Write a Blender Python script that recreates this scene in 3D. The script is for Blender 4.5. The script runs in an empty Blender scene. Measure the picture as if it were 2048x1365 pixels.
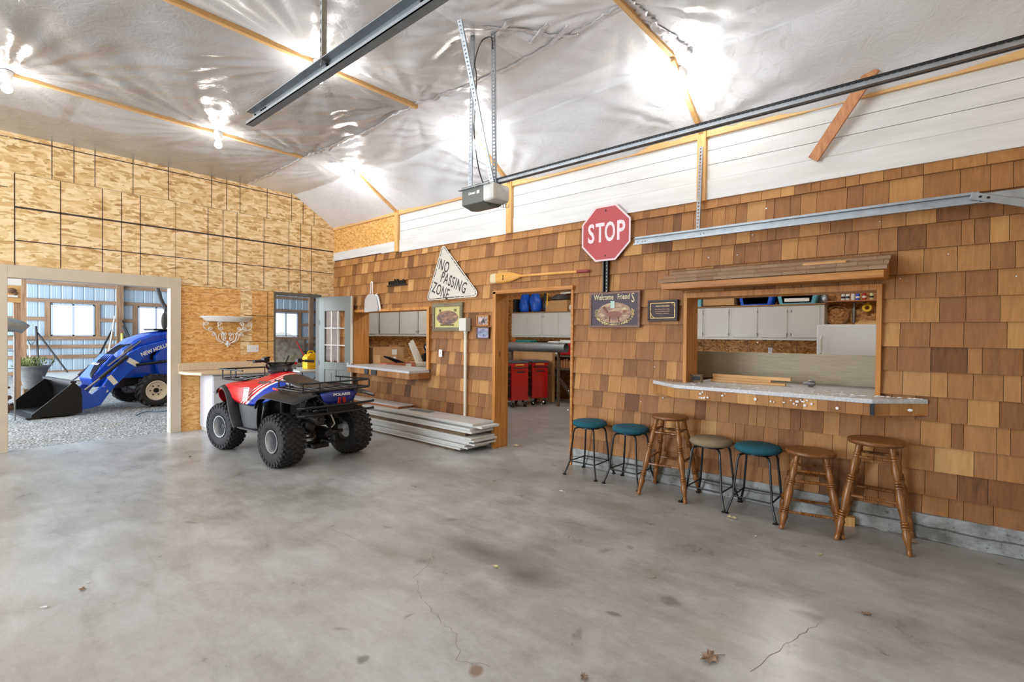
import bpy, math, random
import numpy as np
from mathutils import Vector, Matrix
PI = math.pi
random.seed(7)
RNG = np.random.RandomState(11)
S = bpy.context.scene
COL = S.collection

# ------------------------------------------------------------------ camera, world, exposure
YAW, PITCH, ROLL = math.radians(41.185), math.radians(-0.6587), math.radians(0.5334)
F_ = Vector((-math.sin(YAW)*math.cos(PITCH), math.cos(YAW)*math.cos(PITCH), math.sin(PITCH)))
R_ = Vector((math.cos(YAW), math.sin(YAW), 0.0))
U_ = R_.cross(F_)
R2 = R_*math.cos(ROLL)+U_*math.sin(ROLL)
U2 = U_*math.cos(ROLL)-R_*math.sin(ROLL)
cam = bpy.data.cameras.new('camera'); camo = bpy.data.objects.new('camera', cam); COL.objects.link(camo)
camo.matrix_world = Matrix(((R2.x, U2.x, -F_.x, 0), (R2.y, U2.y, -F_.y, 0), (R2.z, U2.z, -F_.z, 1.52), (0, 0, 0, 1)))
cam.sensor_width = 36.0; cam.lens = 1000.4/2048*36; cam.clip_start = .05; cam.clip_end = 200
S.camera = camo
S.view_settings.view_transform = 'Standard'; S.view_settings.look = 'None'
S.view_settings.gamma = 1.0; S.view_settings.use_curve_mapping = False
S.view_settings.exposure = -0.1
S.cycles.use_denoising = True
S.cycles.max_bounces = 8; S.cycles.diffuse_bounces = 5; S.cycles.glossy_bounces = 3
S.cycles.transmission_bounces = 6; S.cycles.transparent_max_bounces = 10
S.cycles.sample_clamp_indirect = 6.0; S.cycles.caustics_reflective = False; S.cycles.caustics_refractive = False

W = bpy.data.worlds.new('world'); S.world = W; W.use_nodes = True
_bg = W.node_tree.nodes['Background']
_bg.inputs[0].default_value = (0.84, 0.92, 1.0, 1); _bg.inputs[1].default_value = 1.7

def area_light(name, loc, rot, sx, sy, power, col):
    l = bpy.data.lights.new(name, 'AREA'); l.shape = 'RECTANGLE'; l.size = sx; l.size_y = sy
    l.energy = power; l.color = col
    o = bpy.data.objects.new(name, l); COL.objects.link(o); o.location = loc; o.rotation_euler = rot
    return o
BULB_POWER = 21.0            # of each bare ceiling bulb, watts of light
BULB_COL = (1.0, 0.97, 0.93)
# added fill lamps standing in for daylight at unseen open sides of garage and shed
area_light('daylight_fill_garage', (-6.0, -5.6, 2.0), (math.radians(90), 0, 0), 4.0, 3.4, 640, (0.82, 0.91, 1.0))
area_light('daylight_fill_shed', (-16.5, -5.5, 2.6), (math.radians(82), 0, 0), 12.0, 4.5, 2500, (0.86, 0.93, 1.0))

# ------------------------------------------------------------------ helpers
def lin(c):
    return tuple(((v/255)/12.92 if v/255 <= .04045 else ((v/255+.055)/1.055)**2.4) for v in c)

class MB:
    """collects shapes into one mesh"""
    def __init__(self): self.v = []; self.f = []; self.m = []; self.s = []; self.mi = 0; self.T = None; self.attr = []; self.a = None
    def add(self, vs, fs, smooth=False):
        n = len(self.v)
        for p in vs:
            p = Vector(p)
            if self.T is not None: p = self.T @ p
            self.v.append(p[:])
        for f in fs:
            self.f.append([i+n for i in f]); self.m.append(self.mi); self.s.append(smooth); self.attr.append(self.a)
        return self
    def box(self, c, s, rot=None):
        x, y, z = s[0]/2, s[1]/2, s[2]/2
        vs = [Vector((a*x, b*y, d*z)) for a in (-1, 1) for b in (-1, 1) for d in (-1, 1)]
        if rot is not None: vs = [rot @ p for p in vs]
        vs = [p+Vector(c) for p in vs]
        return self.add(vs, [(0, 1, 3, 2), (4, 6, 7, 5), (0, 4, 5, 1), (2, 3, 7, 6), (0, 2, 6, 4), (1, 5, 7, 3)])
    def span(self, a, b):
        return self.box([(a[i]+b[i])/2 for i in range(3)], [abs(b[i]-a[i]) for i in range(3)])
    def ring(self, rings, closed=True, cap=True, smooth=True, loop=False):
        n = len(rings[0]); vs = [p for r in rings for p in r]; fs = []
        K = len(rings)
        for i in range(K-1 if not loop else K):
            for j in range(n if closed else n-1):
                a = i*n+j; b = i*n+(j+1) % n; c = ((i+1) % K)*n+(j+1) % n; d = ((i+1) % K)*n+j
                fs.append((a, b, c, d))
        self.add(vs, fs, smooth)
        if cap and not loop:
            k = len(self.v)-len(vs)
            self.f.append([k+j for j in range(n)][::-1]); self.m.append(self.mi); self.s.append(False); self.attr.append(self.a)
            self.f.append([k+(K-1)*n+j for j in range(n)]); self.m.append(self.mi); self.s.append(False); self.attr.append(self.a)
        return self
    def cyl(self, p0, p1, r0, r1=None, n=12, cap=True):
        return self.lathe(p0, p1, [(0, r0), (1, r0 if r1 is None else r1)], n, cap)
    def lathe(self, p0, p1, prof, n=14, cap=True, smooth=True):
        p0 = Vector(p0); p1 = Vector(p1); d = p1-p0; L = d.length; w = d/L
        u = w.orthogonal().normalized(); v = w.cross(u)
        rings = []
        for t, r in prof:
            c = p0+d*t
            rings.append([c+(u*math.cos(2*PI*k/n)+v*math.sin(2*PI*k/n))*max(r, 1e-4) for k in range(n)])
        return self.ring(rings, cap=cap, smooth=smooth)
    def tube(self, pts, r, n=8, closed=False):
        pts = [Vector(p) for p in pts]; K = len(pts); rings = []
        up = None
        for i in range(K):
            if closed: t = (pts[(i+1) % K]-pts[i-1])
            else: t = pts[min(i+1, K-1)]-pts[max(i-1, 0)]
            t.normalize()
            if up is None: up = t.orthogonal().normalized()
            else:
                up = (up-t*up.dot(t))
                up = up.normalized() if up.length > 1e-6 else t.orthogonal().normalized()
            v = t.cross(up)
            rr = r[i] if isinstance(r, (list, tuple)) else r
            rings.append([pts[i]+(up*math.cos(2*PI*k/n)+v*math.sin(2*PI*k/n))*rr for k in range(n)])
        return self.ring(rings, cap=not closed, loop=closed)
    def sphere(self, c, r, n=16, m=10, sc=(1, 1, 1)):
        rings = []
        for i in range(m+1):
            a = -PI/2+PI*i/m
            rings.append([(c[0]+r*sc[0]*max(math.cos(a), 1e-3)*math.cos(2*PI*k/n), c[1]+r*sc[1]*max(math.cos(a), 1e-3)*math.sin(2*PI*k/n), c[2]+r*sc[2]*math.sin(a)) for k in range(n)])
        return self.ring(rings, smooth=True)
    def prism(self, pts, ax, lo, hi):
        """polygon given in the two other axes, extruded along axis ax"""
        def P(p, t):
            q = [0, 0, 0]; o = [i for i in range(3) if i != ax]; q[o[0]] = p[0]; q[o[1]] = p[1]; q[ax] = t; return q
        n = len(pts)
        vs = [P(p, lo) for p in pts]+[P(p, hi) for p in pts]
        fs = [list(range(n))[::-1], [n+i for i in range(n)]]+[(i, (i+1) % n, n+(i+1) % n, n+i) for i in range(n)]
        return self.add(vs, fs)
    def grid(self, rows, smooth=True, thick=None):
        n = len(rows[0]); vs = [p for r in rows for p in r]
        fs = [(i*n+j, i*n+j+1, (i+1)*n+j+1, (i+1)*n+j) for i in range(len(rows)-1) for j in range(n-1)]
        return self.add(vs, fs, smooth)

def obj(name, mb, mats, parent=None, bev=0, seg=2, solid=0, sub=0, angle=35, label=None):
    me = bpy.data.meshes.new(name)
    me.from_pydata(mb.v, [], mb.f)
    if not isinstance(mats, (list, tuple)): mats = [mats]
    for m in mats: me.materials.append(m)
    me.polygons.foreach_set('material_index', mb.m)
    me.polygons.foreach_set('use_smooth', mb.s)
    if any(a is not None for a in mb.attr):
        at = me.attributes.new('tone', 'FLOAT_COLOR', 'FACE')
        at.data.foreach_set('color', [x for a in mb.attr for x in (tuple(a or (0, 0, 0))+(1,))])
    me.update()
    if any(mb.s): me.set_sharp_from_angle(angle=math.radians(angle))
    o = bpy.data.objects.new(name, me); COL.objects.link(o)
    if parent is not None: o.parent = parent
    if solid:
        k = o.modifiers.new('thickness', 'SOLIDIFY'); k.thickness = solid; k.offset = 0
    if sub:
        k = o.modifiers.new('smooth', 'SUBSURF'); k.levels = sub; k.render_levels = sub
    if bev:
        k = o.modifiers.new('edges', 'BEVEL'); k.width = bev; k.segments = seg; k.limit_method = 'ANGLE'; k.angle_limit = math.radians(40)
        k.harden_normals = False
    if label: o['label'] = label
    return o

def tag(o, label, cat, group=None, kind=None):
    o['label'] = label; o['category'] = cat
    if group: o['group'] = group
    if kind: o['kind'] = kind
    return o
def thing(name, label, cat, loc=(0, 0, 0), rotz=0, group=None):
    o = bpy.data.objects.new(name, None); COL.objects.link(o); o.empty_display_size = .1
    o.location = loc; o.rotation_euler = (0, 0, rotz)
    return tag(o, label, cat, group)
def struct(name, mb, mats, **k):
    o = obj(name, mb, mats, **k)
    if o.parent is None: o['kind'] = 'structure'
    return o
def dup(root, loc, rotz, label, group=None):
    r = root.copy(); COL.objects.link(r); r.location = loc; r.rotation_euler = (0, 0, rotz); r['label'] = label
    if group: r['group'] = group
    for ch in list(root.children):
        c = ch.copy(); COL.objects.link(c); c.parent = r
        for g in ch.children:
            d = g.copy(); COL.objects.link(d); d.parent = c
    return r

_tc = {}
def text_geo(mb, s, h, M, ext=.002, sx=1.0, bold=0.0, align='CENTER', spacing=1.0):
    """letters h high, as solid shapes, laid out with matrix M (local x right, y up, z out)"""
    cu = bpy.data.curves.new('t', 'FONT'); cu.body = s; cu.size = 1; cu.extrude = ext/h if h else 0
    cu.align_x = align; cu.align_y = 'CENTER'; cu.offset = bold; cu.space_character = spacing; cu.resolution_u = 3
    o = bpy.data.objects.new('t', cu); COL.objects.link(o)
    dg = bpy.context.evaluated_depsgraph_get(); dg.update()
    me = bpy.data.meshes.new_from_object(o.evaluated_get(dg))
    k = h/.69
    vs = [M @ Vector((v.co.x*k*sx, v.co.y*k, v.co.z*k)) for v in me.vertices]
    mb.add(vs, [list(p.vertices) for p in me.polygons])
    bpy.data.objects.remove(o); bpy.data.curves.remove(cu); bpy.data.meshes.remove(me)
    return mb
def frame_back(x, y, z, rot=0):     # on a plane facing -Y
    return Matrix.Translation((x, y, z)) @ Matrix.Rotation(PI/2, 4, 'X') @ Matrix.Rotation(rot, 4, 'Z')
def frame_left(x, y, z, rot=0):     # on a plane facing +X
    return Matrix.Translation((x, y, z)) @ Matrix.Rotation(PI/2, 4, 'Z') @ Matrix.Rotation(PI/2, 4, 'X') @ Matrix.Rotation(rot, 4, 'Z')

# ------------------------------------------------------------------ materials
class NT:
    def __init__(self, name):
        self.mat = bpy.data.materials.new(name); self.mat.use_nodes = True
        self.t = self.mat.node_tree; self.b = self.t.nodes['Principled BSDF']; self.out = self.t.nodes['Material Output']
    def n(self, typ, **k):
        nd = self.t.nodes.new('ShaderNode'+typ)
        for a, b in k.items():
            if a.startswith('i_'):
                key = a[2:]; key = int(key) if key.isdigit() else key.replace('_', ' ')
                self.set(nd.inputs[key], b)
            else: setattr(nd, a, b)
        return nd
    def set(self, sock, v):
        if isinstance(v, bpy.types.NodeSocket): self.t.links.new(v, sock)
        elif isinstance(v, bpy.types.Node): self.t.links.new(v.outputs[0], sock)
        else:
            if sock.type == 'RGBA' and len(v) == 3: v = tuple(v)+(1,)
            sock.default_value = v
    def pos(self, scale=(1, 1, 1), rot=(0, 0, 0), obj=True):
        tc = self.n('TexCoord'); mp = self.n('Mapping'); self.t.links.new(tc.outputs['Object' if obj else 'Generated'], mp.inputs[0])
        mp.inputs['Scale'].default_value = scale; mp.inputs['Rotation'].default_value = rot
        return mp.outputs[0]
    def noise(self, vec, scale, detail=4, rough=.55, dist=0):
        nd = self.n('TexNoise'); self.set(nd.inputs['Vector'], vec); nd.inputs['Scale'].default_value = scale
        nd.inputs['Detail'].default_value = detail; nd.inputs['Roughness'].default_value = rough; nd.inputs['Distortion'].default_value = dist
        return nd.outputs[0]
    def ramp(self, fac, stops, interp='LINEAR'):
        nd = self.n('ValToRGB'); cr = nd.color_ramp; cr.interpolation = interp
        while len(cr.elements) < len(stops): cr.elements.new(.5)
        for e, (p, c) in zip(cr.elements, stops):
            e.position = p; e.color = tuple(c)+(1,) if len(c) == 3 else c
        self.set(nd.inputs[0], fac); return nd.outputs[0]
    def math(self, op, a, b=0.0, c=None):
        nd = self.n('Math', operation=op); self.set(nd.inputs[0], a); self.set(nd.inputs[1], b)
        if c is not None: self.set(nd.inputs[2], c)
        return nd.outputs[0]
    def mix(self, fac, a, b, mode='MIX'):
        nd = self.n('MixRGB', blend_type=mode); self.set(nd.inputs[0], fac); self.set(nd.inputs[1], a); self.set(nd.inputs[2], b)
        return nd.outputs[0]
    def bump(self, h, strength=.3, dist=.01):
        nd = self.n('Bump'); nd.inputs['Strength'].default_value = strength; nd.inputs['Distance'].default_value = dist
        self.set(nd.inputs['Height'], h); self.t.links.new(nd.outputs[0], self.b.inputs['Normal'])
    def P(self, **k):
        for a, b in k.items(): self.set(self.b.inputs[a.replace('_', ' ')], b)
        return self.mat

def mat(name, c, rough=.5, metal=0, var=.12, scale=6, bump=0, stretch=(1, 1, 1), spec=.5, coat=0, c2=None):
    k = NT(name); c = lin(c)
    if var or c2:
        p = k.pos(stretch); nz = k.noise(p, scale, 5)
        lo = tuple(v*(1-var) for v in c) if c2 is None else lin(c2)
        hi = tuple(min(1, v*(1+var)) for v in c)
        col = k.ramp(nz, [(.3, lo), (.7, hi)])
        k.P(Base_Color=col)
        if bump: k.bump(k.noise(p, scale*3, 4), bump, .004)
    else: k.P(Base_Color=c)
    k.P(Roughness=rough, Metallic=metal, Specular_IOR_Level=spec)
    if coat: k.P(Coat_Weight=coat, Coat_Roughness=.08)
    return k.mat
def wood(name, c, dark, axis='Z', rough=.55, scale=1.0, knots=True, spec=.4, bump=.25):
    """grain running along axis"""
    k = NT(name); st = {'X': (.35, 7, 7), 'Y': (7, .35, 7), 'Z': (7, 7, .35)}[axis]
    p = k.pos(st); n1 = k.noise(p, 4*scale, 6, .6, .4); n2 = k.noise(p, 22*scale, 4, .6)
    f = k.math('ADD', k.math('MULTIPLY', n1, .7), k.math('MULTIPLY', n2, .3))
    col = k.ramp(f, [(.36, lin(dark)), (.62, lin(c))])
    if knots:
        st2 = {'X': (.8, 2.4, 2.4), 'Y': (2.4, .8, 2.4), 'Z': (2.4, 2.4, .8)}[axis]
        v = k.n('TexVoronoi'); k.set(v.inputs['Vector'], k.pos(st2)); v.inputs['Scale'].default_value = 1.6
        kn = k.ramp(v.outputs['Distance'], [(.03, (0, 0, 0)), (.075, (1, 1, 1))])
        col = k.mix(k.math('SUBTRACT', 1.0, kn), col, tuple(v*.4 for v in lin(dark)))
    k.P(Base_Color=col, Roughness=rough, Specular_IOR_Level=spec)
    k.bump(f, bump, .003)
    return k.mat
def osb(name, stops, scale=1.0, rough=.6):
    scale *= .8
    k = NT(name)
    tc = k.n('TexCoord'); q = tc.outputs['Object']
    w = k.n('TexNoise'); k.set(w.inputs['Vector'], q); w.inputs['Scale'].default_value = 3*scale; w.inputs['Detail'].default_value = 3
    wv = k.n('VectorMath', operation='MULTIPLY_ADD'); k.set(wv.inputs[0], w.outputs['Color']); wv.inputs[1].default_value = (.10, .10, .10); k.set(wv.inputs[2], q)
    def layer(rx, sc, st):
        mp = k.n('Mapping'); k.set(mp.inputs[0], wv.outputs[0]); mp.inputs['Rotation'].default_value = rx; mp.inputs['Scale'].default_value = st
        v = k.n('TexVoronoi'); k.set(v.inputs['Vector'], mp.outputs[0]); v.inputs['Scale'].default_value = sc*scale; v.inputs['Randomness'].default_value = 1
        s = k.n('SeparateColor'); k.set(s.inputs[0], v.outputs['Color']); return s.outputs[0], v.outputs['Distance']
    a, da = layer((.3, 0, 0), 17, (1.0, .36, 1.7)); b, db = layer((-.6, .3, .5), 21, (1.1, .45, 1.9)); c, dc = layer((1.1, .2, .2), 26, (1, .5, 1.8))
    sel = k.noise(q, 9*scale, 2); sel2 = k.noise(q, 5*scale, 2)
    f = k.mix(k.ramp(sel, [(.44, (0, 0, 0)), (.5, (1, 1, 1))]), a, b)
    f = k.mix(k.ramp(sel2, [(.5, (0, 0, 0)), (.57, (1, 1, 1))]), f, c)
    big = k.noise(q, 1.1, 2)
    f2 = k.math('ADD', k.math('MULTIPLY', f, .74), k.math('MULTIPLY', big, .26))
    fine = k.noise(k.pos((6, 1, 30)), 8, 3)
    f2 = k.math('ADD', f2, k.math('MULTIPLY', k.math('SUBTRACT', fine, .5), .10))
    col = k.ramp(f2, [(p, lin(x)) for p, x in stops])
    k.P(Base_Color=col, Roughness=rough, Specular_IOR_Level=.35); k.bump(f, .25, .004)
    return k.mat

M_OSB = osb('osb_pale', [(.10, (168, 124, 76)), (.24, (200, 160, 106)), (.42, (216, 180, 126)), (.6, (228, 196, 146)), (.8, (238, 212, 168))])
M_OSB2 = osb('osb_orange', [(.05, (96, 54, 22)), (.12, (184, 128, 66)), (.4, (212, 156, 86)), (.6, (222, 168, 98)), (.8, (230, 186, 122))], 1.5)
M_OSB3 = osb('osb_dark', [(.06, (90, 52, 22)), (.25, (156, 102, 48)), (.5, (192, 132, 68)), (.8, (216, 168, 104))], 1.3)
M_PINE = wood('pine', (226, 182, 118), (196, 142, 80), 'Z')
M_PINEX = wood('pine_long', (226, 186, 128), (200, 150, 92), 'X')
M_PINEY = wood('pine_cross', (226, 186, 128), (200, 150, 92), 'Y')
M_CEDARZ = wood('cedar_post', (204, 142, 70), (160, 98, 40), 'Z', .5)
M_CEDARX = wood('cedar_trim', (198, 136, 68), (150, 92, 40), 'X', .5)
M_GIRT = wood('girt_wood', (178, 148, 122), (132, 100, 76), 'Y', .7)
M_GIRTZ = wood('post_wood', (180, 146, 116), (132, 98, 70), 'Z', .7)
M_GREYWOOD = wood('weathered_wood', (120, 100, 78), (70, 52, 36), 'X', .8)
M_OAK = wood('stool_oak', (150, 98, 48), (98, 58, 24), 'Z', .30, 1.6, False, .5, .08)
M_OAKSEAT = wood('stool_oak_seat', (142, 94, 50), (94, 56, 26), 'X', .35, 1.0, False, .5, .08)
M_REDWOOD = wood('board_redwood', (190, 128, 82), (150, 92, 54), 'X', .6)
M_WHITE = mat('white_paint', (232, 232, 230), .45, var=.03)
M_WBOARD = mat('white_boards', (216, 216, 214), .55, var=.05, scale=3, bump=.1, stretch=(.4, 6, 6), c2=(200, 198, 192))
M_SHIP = None
M_TAN = mat('tan_trim', (196, 180, 158), .55, var=.05)
M_GALV = mat('galvanised', (146, 151, 155), .46, .75, .14, 9)
M_GALVD = mat('galvanised_dull', (150, 154, 158), .42, .8, .15, 14)
M_STEEL = mat('steel', (150, 150, 150), .3, .9, .1)
M_BLACK = mat('black_plastic', (24, 24, 26), .45, var=.15)
M_BLKMET = mat('black_metal', (20, 20, 22), .38, .2, .1)
M_RUBBER = mat('rubber', (38, 38, 40), .75, var=.25, scale=14)
M_DARK = mat('dark_mechanical', (38, 37, 38), .5, .4, .35, 12)
M_DKGREY = mat('dark_grey_plastic', (66, 68, 72), .55, var=.15)
M_GREYDOOR = mat('door_grey', (108, 112, 106), .45, var=.03)
M_CREAM = mat('cream_edge', (226, 218, 200), .5, var=.03)
M_CAB = mat('cabinet_white', (204, 203, 196), .5, var=.04, scale=2)
M_CABIN = mat('cabinet_gap', (120, 118, 110), .6, var=0)
M_RED = mat('red_enamel', (178, 10, 12), .25, var=.05, coat=.5)
M_TEAL = mat('teal_fabric', (18, 82, 98), .9, var=.12, scale=30)
M_TAUPE = mat('taupe_fabric', (138, 120, 96), .95, var=.14, scale=8)
M_CARD = mat('cardboard', (190, 148, 100), .8, var=.07, scale=4)
M_CARD2 = mat('cardboard_dark', (164, 122, 80), .8, var=.08, scale=4)
M_PAPER = mat('paper_label', (235, 235, 230), .7, var=.02)
M_YELLOW = mat('yellow_plastic', (236, 188, 14), .4, var=.05)
M_BLUE = mat('tractor_blue', (12, 78, 206), .22, var=.05, coat=.6)
M_BLUEP = mat('blue_plastic', (10, 84, 200), .35, var=.15)
M_NAVY = mat('atv_blue', (10, 34, 120), .3, var=.06, coat=.3)
M_TEALBIN = mat('green_bin', (20, 96, 84), .45, var=.08)
M_AQUA = mat('aqua_bin', (96, 170, 190), .45, var=.05)
M_GLOSSW = mat('fridge_white', (222, 226, 232), .22, var=.02, coat=.4)
M_LETTER = mat('letter_white', (235, 235, 232), .5, var=0)
M_LETK = mat('letter_black', (34, 34, 34), .6, var=0)
M_DIRT = mat('soil', (70, 52, 36), .95, var=.4, scale=20)
M_GREEN = mat('leaf_green', (112, 122, 70), .7, var=.35, scale=14)
M_LEAF = mat('dead_leaf', (146, 122, 102), .8, var=.3, scale=25)
M_LEAFP = mat('pale_leaf', (206, 196, 150), .8, var=.15, scale=25)
M_FLUFF = mat('insulation_fluff', (232, 232, 234), .9, var=.05)
def emis(name, c, st):
    k = NT(name); k.P(Base_Color=(1, 1, 1), Emission_Color=c, Emission_Strength=st); return k.mat
M_BULB = emis('lit_bulb', BULB_COL, BULB_POWER/(PI*4*PI*.045**2))

def shingle_mat(name, stops, s1=(28, 28, 1.1), s2=(9, 9, .8)):
    k = NT(name); at = k.n('Attribute'); at.attribute_name = 'tone'; sp = k.n('SeparateColor'); k.set(sp.inputs[0], at.outputs['Color'])
    tc = k.n('TexCoord'); off = k.n('VectorMath', operation='MULTIPLY_ADD'); k.set(off.inputs[0], at.outputs['Color']); off.inputs[1].default_value = (9, 5, 7); k.set(off.inputs[2], tc.outputs['Object'])
    mp = k.n('Mapping'); k.set(mp.inputs[0], off.outputs[0]); mp.inputs['Scale'].default_value = s1
    g = k.noise(mp.outputs[0], 2.2, 5, .62, .6); mp2 = k.n('Mapping'); k.set(mp2.inputs[0], off.outputs[0]); mp2.inputs['Scale'].default_value = s2
    g2 = k.noise(mp2.outputs[0], 1.5, 3, .5, .8)
    f = k.math('ADD', sp.outputs[0], k.math('MULTIPLY', k.math('SUBTRACT', g, .5), .42))
    f = k.math('ADD', f, k.math('MULTIPLY', k.math('SUBTRACT', g2, .5), .35))
    col = k.ramp(f, [(p, lin(c)) for p, c in stops])
    red = k.mix(k.math('MULTIPLY', sp.outputs[1], .42), col, lin((140, 92, 60)), 'MIX')
    k.P(Base_Color=red, Roughness=.62, Specular_IOR_Level=.35); k.bump(g, .35, .002)
    return k.mat
M_SHG = shingle_mat('cedar_shingle', [(0, (88, 56, 30)), (.22, (128, 84, 46)), (.5, (162, 112, 64)), (.75, (186, 136, 80)), (1, (208, 162, 104))])
M_SHGR = shingle_mat('roof_shingle', [(0, (124, 98, 74)), (.5, (142, 116, 90)), (1, (158, 132, 104))], (14, 1.1, 1.1), (5, .8, .8))

def shiplap_mat():
    k = NT('shiplap_paint'); p = k.pos((.5, 5, 5)); n = k.noise(p, 3, 4); sp = k.noise(k.pos((1, 3, 3)), 11, 5, .7)
    col = k.ramp(n, [(.3, lin((206, 206, 204))), (.7, lin((222, 222, 222)))])
    chip = k.ramp(sp, [(.69, (0, 0, 0)), (.73, (1, 1, 1))])
    col = k.mix(k.math('MULTIPLY', chip, .7), col, lin((150, 122, 84)))
    k.P(Base_Color=col, Roughness=.5); k.bump(n, .1, .003); return k.mat
M_SHIP = shiplap_mat()

def concrete_floor():
    k = NT('polished_concrete'); tc = k.n('TexCoord'); q = tc.outputs['Object']
    a = k.noise(q, .55, 6, .6, .5); b = k.noise(q, 2.6, 7, .65, .3); st = k.noise(k.pos((1, 3.2, 1), (0, 0, .5)), 2.2, 6, .7, .5); c = k.noise(q, 30, 4, .7)
    f = k.math('ADD', k.math('ADD', k.math('MULTIPLY', a, .38), k.math('MULTIPLY', b, .3)), k.math('ADD', k.math('MULTIPLY', st, .26), k.math('MULTIPLY', c, .10)))
    col = k.ramp(f, [(.36, lin((118, 116, 110))), (.46, lin((150, 150, 146))), (.56, lin((176, 178, 178))), (.68, lin((198, 202, 205)))])
    warm = k.ramp(k.noise(q, .8, 3), [(.45, (0, 0, 0)), (.68, (1, 1, 1))])
    col = k.mix(k.math('MULTIPLY', warm, .22), col, lin((150, 134, 108)))
    sx = k.n('SeparateXYZ'); k.set(sx.inputs[0], q)
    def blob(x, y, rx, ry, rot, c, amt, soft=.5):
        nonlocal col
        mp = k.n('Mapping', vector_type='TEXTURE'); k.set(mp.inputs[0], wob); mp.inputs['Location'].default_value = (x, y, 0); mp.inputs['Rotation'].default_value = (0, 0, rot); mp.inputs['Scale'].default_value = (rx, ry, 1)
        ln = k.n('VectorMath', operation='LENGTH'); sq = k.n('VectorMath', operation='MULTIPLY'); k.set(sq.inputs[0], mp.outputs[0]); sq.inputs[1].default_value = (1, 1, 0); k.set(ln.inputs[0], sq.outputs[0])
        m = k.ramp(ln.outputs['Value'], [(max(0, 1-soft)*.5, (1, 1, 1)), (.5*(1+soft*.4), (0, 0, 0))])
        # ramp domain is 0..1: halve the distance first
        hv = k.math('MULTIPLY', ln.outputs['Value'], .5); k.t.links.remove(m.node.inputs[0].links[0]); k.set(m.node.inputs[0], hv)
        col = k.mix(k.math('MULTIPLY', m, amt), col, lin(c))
    wn = k.n('TexNoise'); k.set(wn.inputs['Vector'], q); wn.inputs['Scale'].default_value = 3.5; wn.inputs['Detail'].default_value = 4
    wm = k.n('VectorMath', operation='MULTIPLY_ADD'); k.set(wm.inputs[0], wn.outputs['Color']); wm.inputs[1].default_value = (.22, .22, 0); k.set(wm.inputs[2], q)
    sub = k.n('VectorMath', operation='SUBTRACT'); k.set(sub.inputs[0], wm.outputs[0]); sub.inputs[1].default_value = (.11, .11, 0); wob = sub.outputs[0]
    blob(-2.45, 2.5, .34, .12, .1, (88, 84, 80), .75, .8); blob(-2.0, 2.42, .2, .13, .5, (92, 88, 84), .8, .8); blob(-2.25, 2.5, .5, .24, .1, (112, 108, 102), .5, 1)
    blob(-2.05, 1.29, .04, .035, 0, (86, 84, 80), .8, .4); blob(-1.6, 1.58, .05, .045, 0, (120, 92, 64), .85, .4); blob(-1.365, 2.41, .05, .03, 0, (96, 92, 88), .7, .5)
    blob(-.9, 2.6, .2, .13, .2, (160, 142, 116), .45, .7); blob(-.535, 3.16, .1, .05, .6, (104, 100, 92), .6, .7)
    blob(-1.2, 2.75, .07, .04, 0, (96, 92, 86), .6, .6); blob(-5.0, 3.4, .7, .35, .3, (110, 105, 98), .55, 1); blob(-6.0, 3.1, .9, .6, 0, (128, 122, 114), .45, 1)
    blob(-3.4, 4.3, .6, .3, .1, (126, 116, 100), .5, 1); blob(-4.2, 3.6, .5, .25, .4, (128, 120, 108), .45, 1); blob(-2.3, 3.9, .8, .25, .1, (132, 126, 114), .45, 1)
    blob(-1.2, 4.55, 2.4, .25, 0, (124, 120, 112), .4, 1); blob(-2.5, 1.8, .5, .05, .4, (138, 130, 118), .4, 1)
    for i in range(10): blob(-1.0-3.6*random.random(), 1.2+3.0*random.random(), .02+.05*random.random(), .015+.03*random.random(), random.random()*3, (112, 104, 94), .55, .6)
    rg = k.math('ADD', .17, k.math('MULTIPLY', b, .30))
    k.P(Base_Color=col, Roughness=rg, Specular_IOR_Level=.6); k.bump(k.math('ADD', k.math('MULTIPLY', c, .3), b), .05, .006)
    return k.mat
M_CONC = concrete_floor()

def footing_mat():
    k = NT('old_footing'); p = k.pos((1, 1, 1)); a = k.noise(p, 4, 6, .7); b = k.noise(p, 38, 5, .75)
    col = k.ramp(a, [(.36, lin((108, 108, 104))), (.55, lin((160, 164, 164))), (.7, lin((184, 190, 192)))])
    pit = k.ramp(b, [(.34, (1, 1, 1)), (.40, (0, 0, 0))]); col = k.mix(k.math('MULTIPLY', pit, .75), col, lin((72, 70, 66)))
    w = k.n('TexWave', wave_type='BANDS', bands_direction='Z'); k.set(w.inputs['Vector'], p); w.inputs['Scale'].default_value = 3.1; w.inputs['Distortion'].default_value = 2.2; w.inputs['Detail'].default_value = 5
    cr = k.ramp(w.outputs[1], [(.02, (1, 1, 1)), (.05, (0, 0, 0))]); col = k.mix(k.math('MULTIPLY', cr, .7), col, lin((60, 58, 56)))
    k.P(Base_Color=col, Roughness=.8); k.bump(b, .5, .006); return k.mat
M_FOOT = footing_mat()

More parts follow.
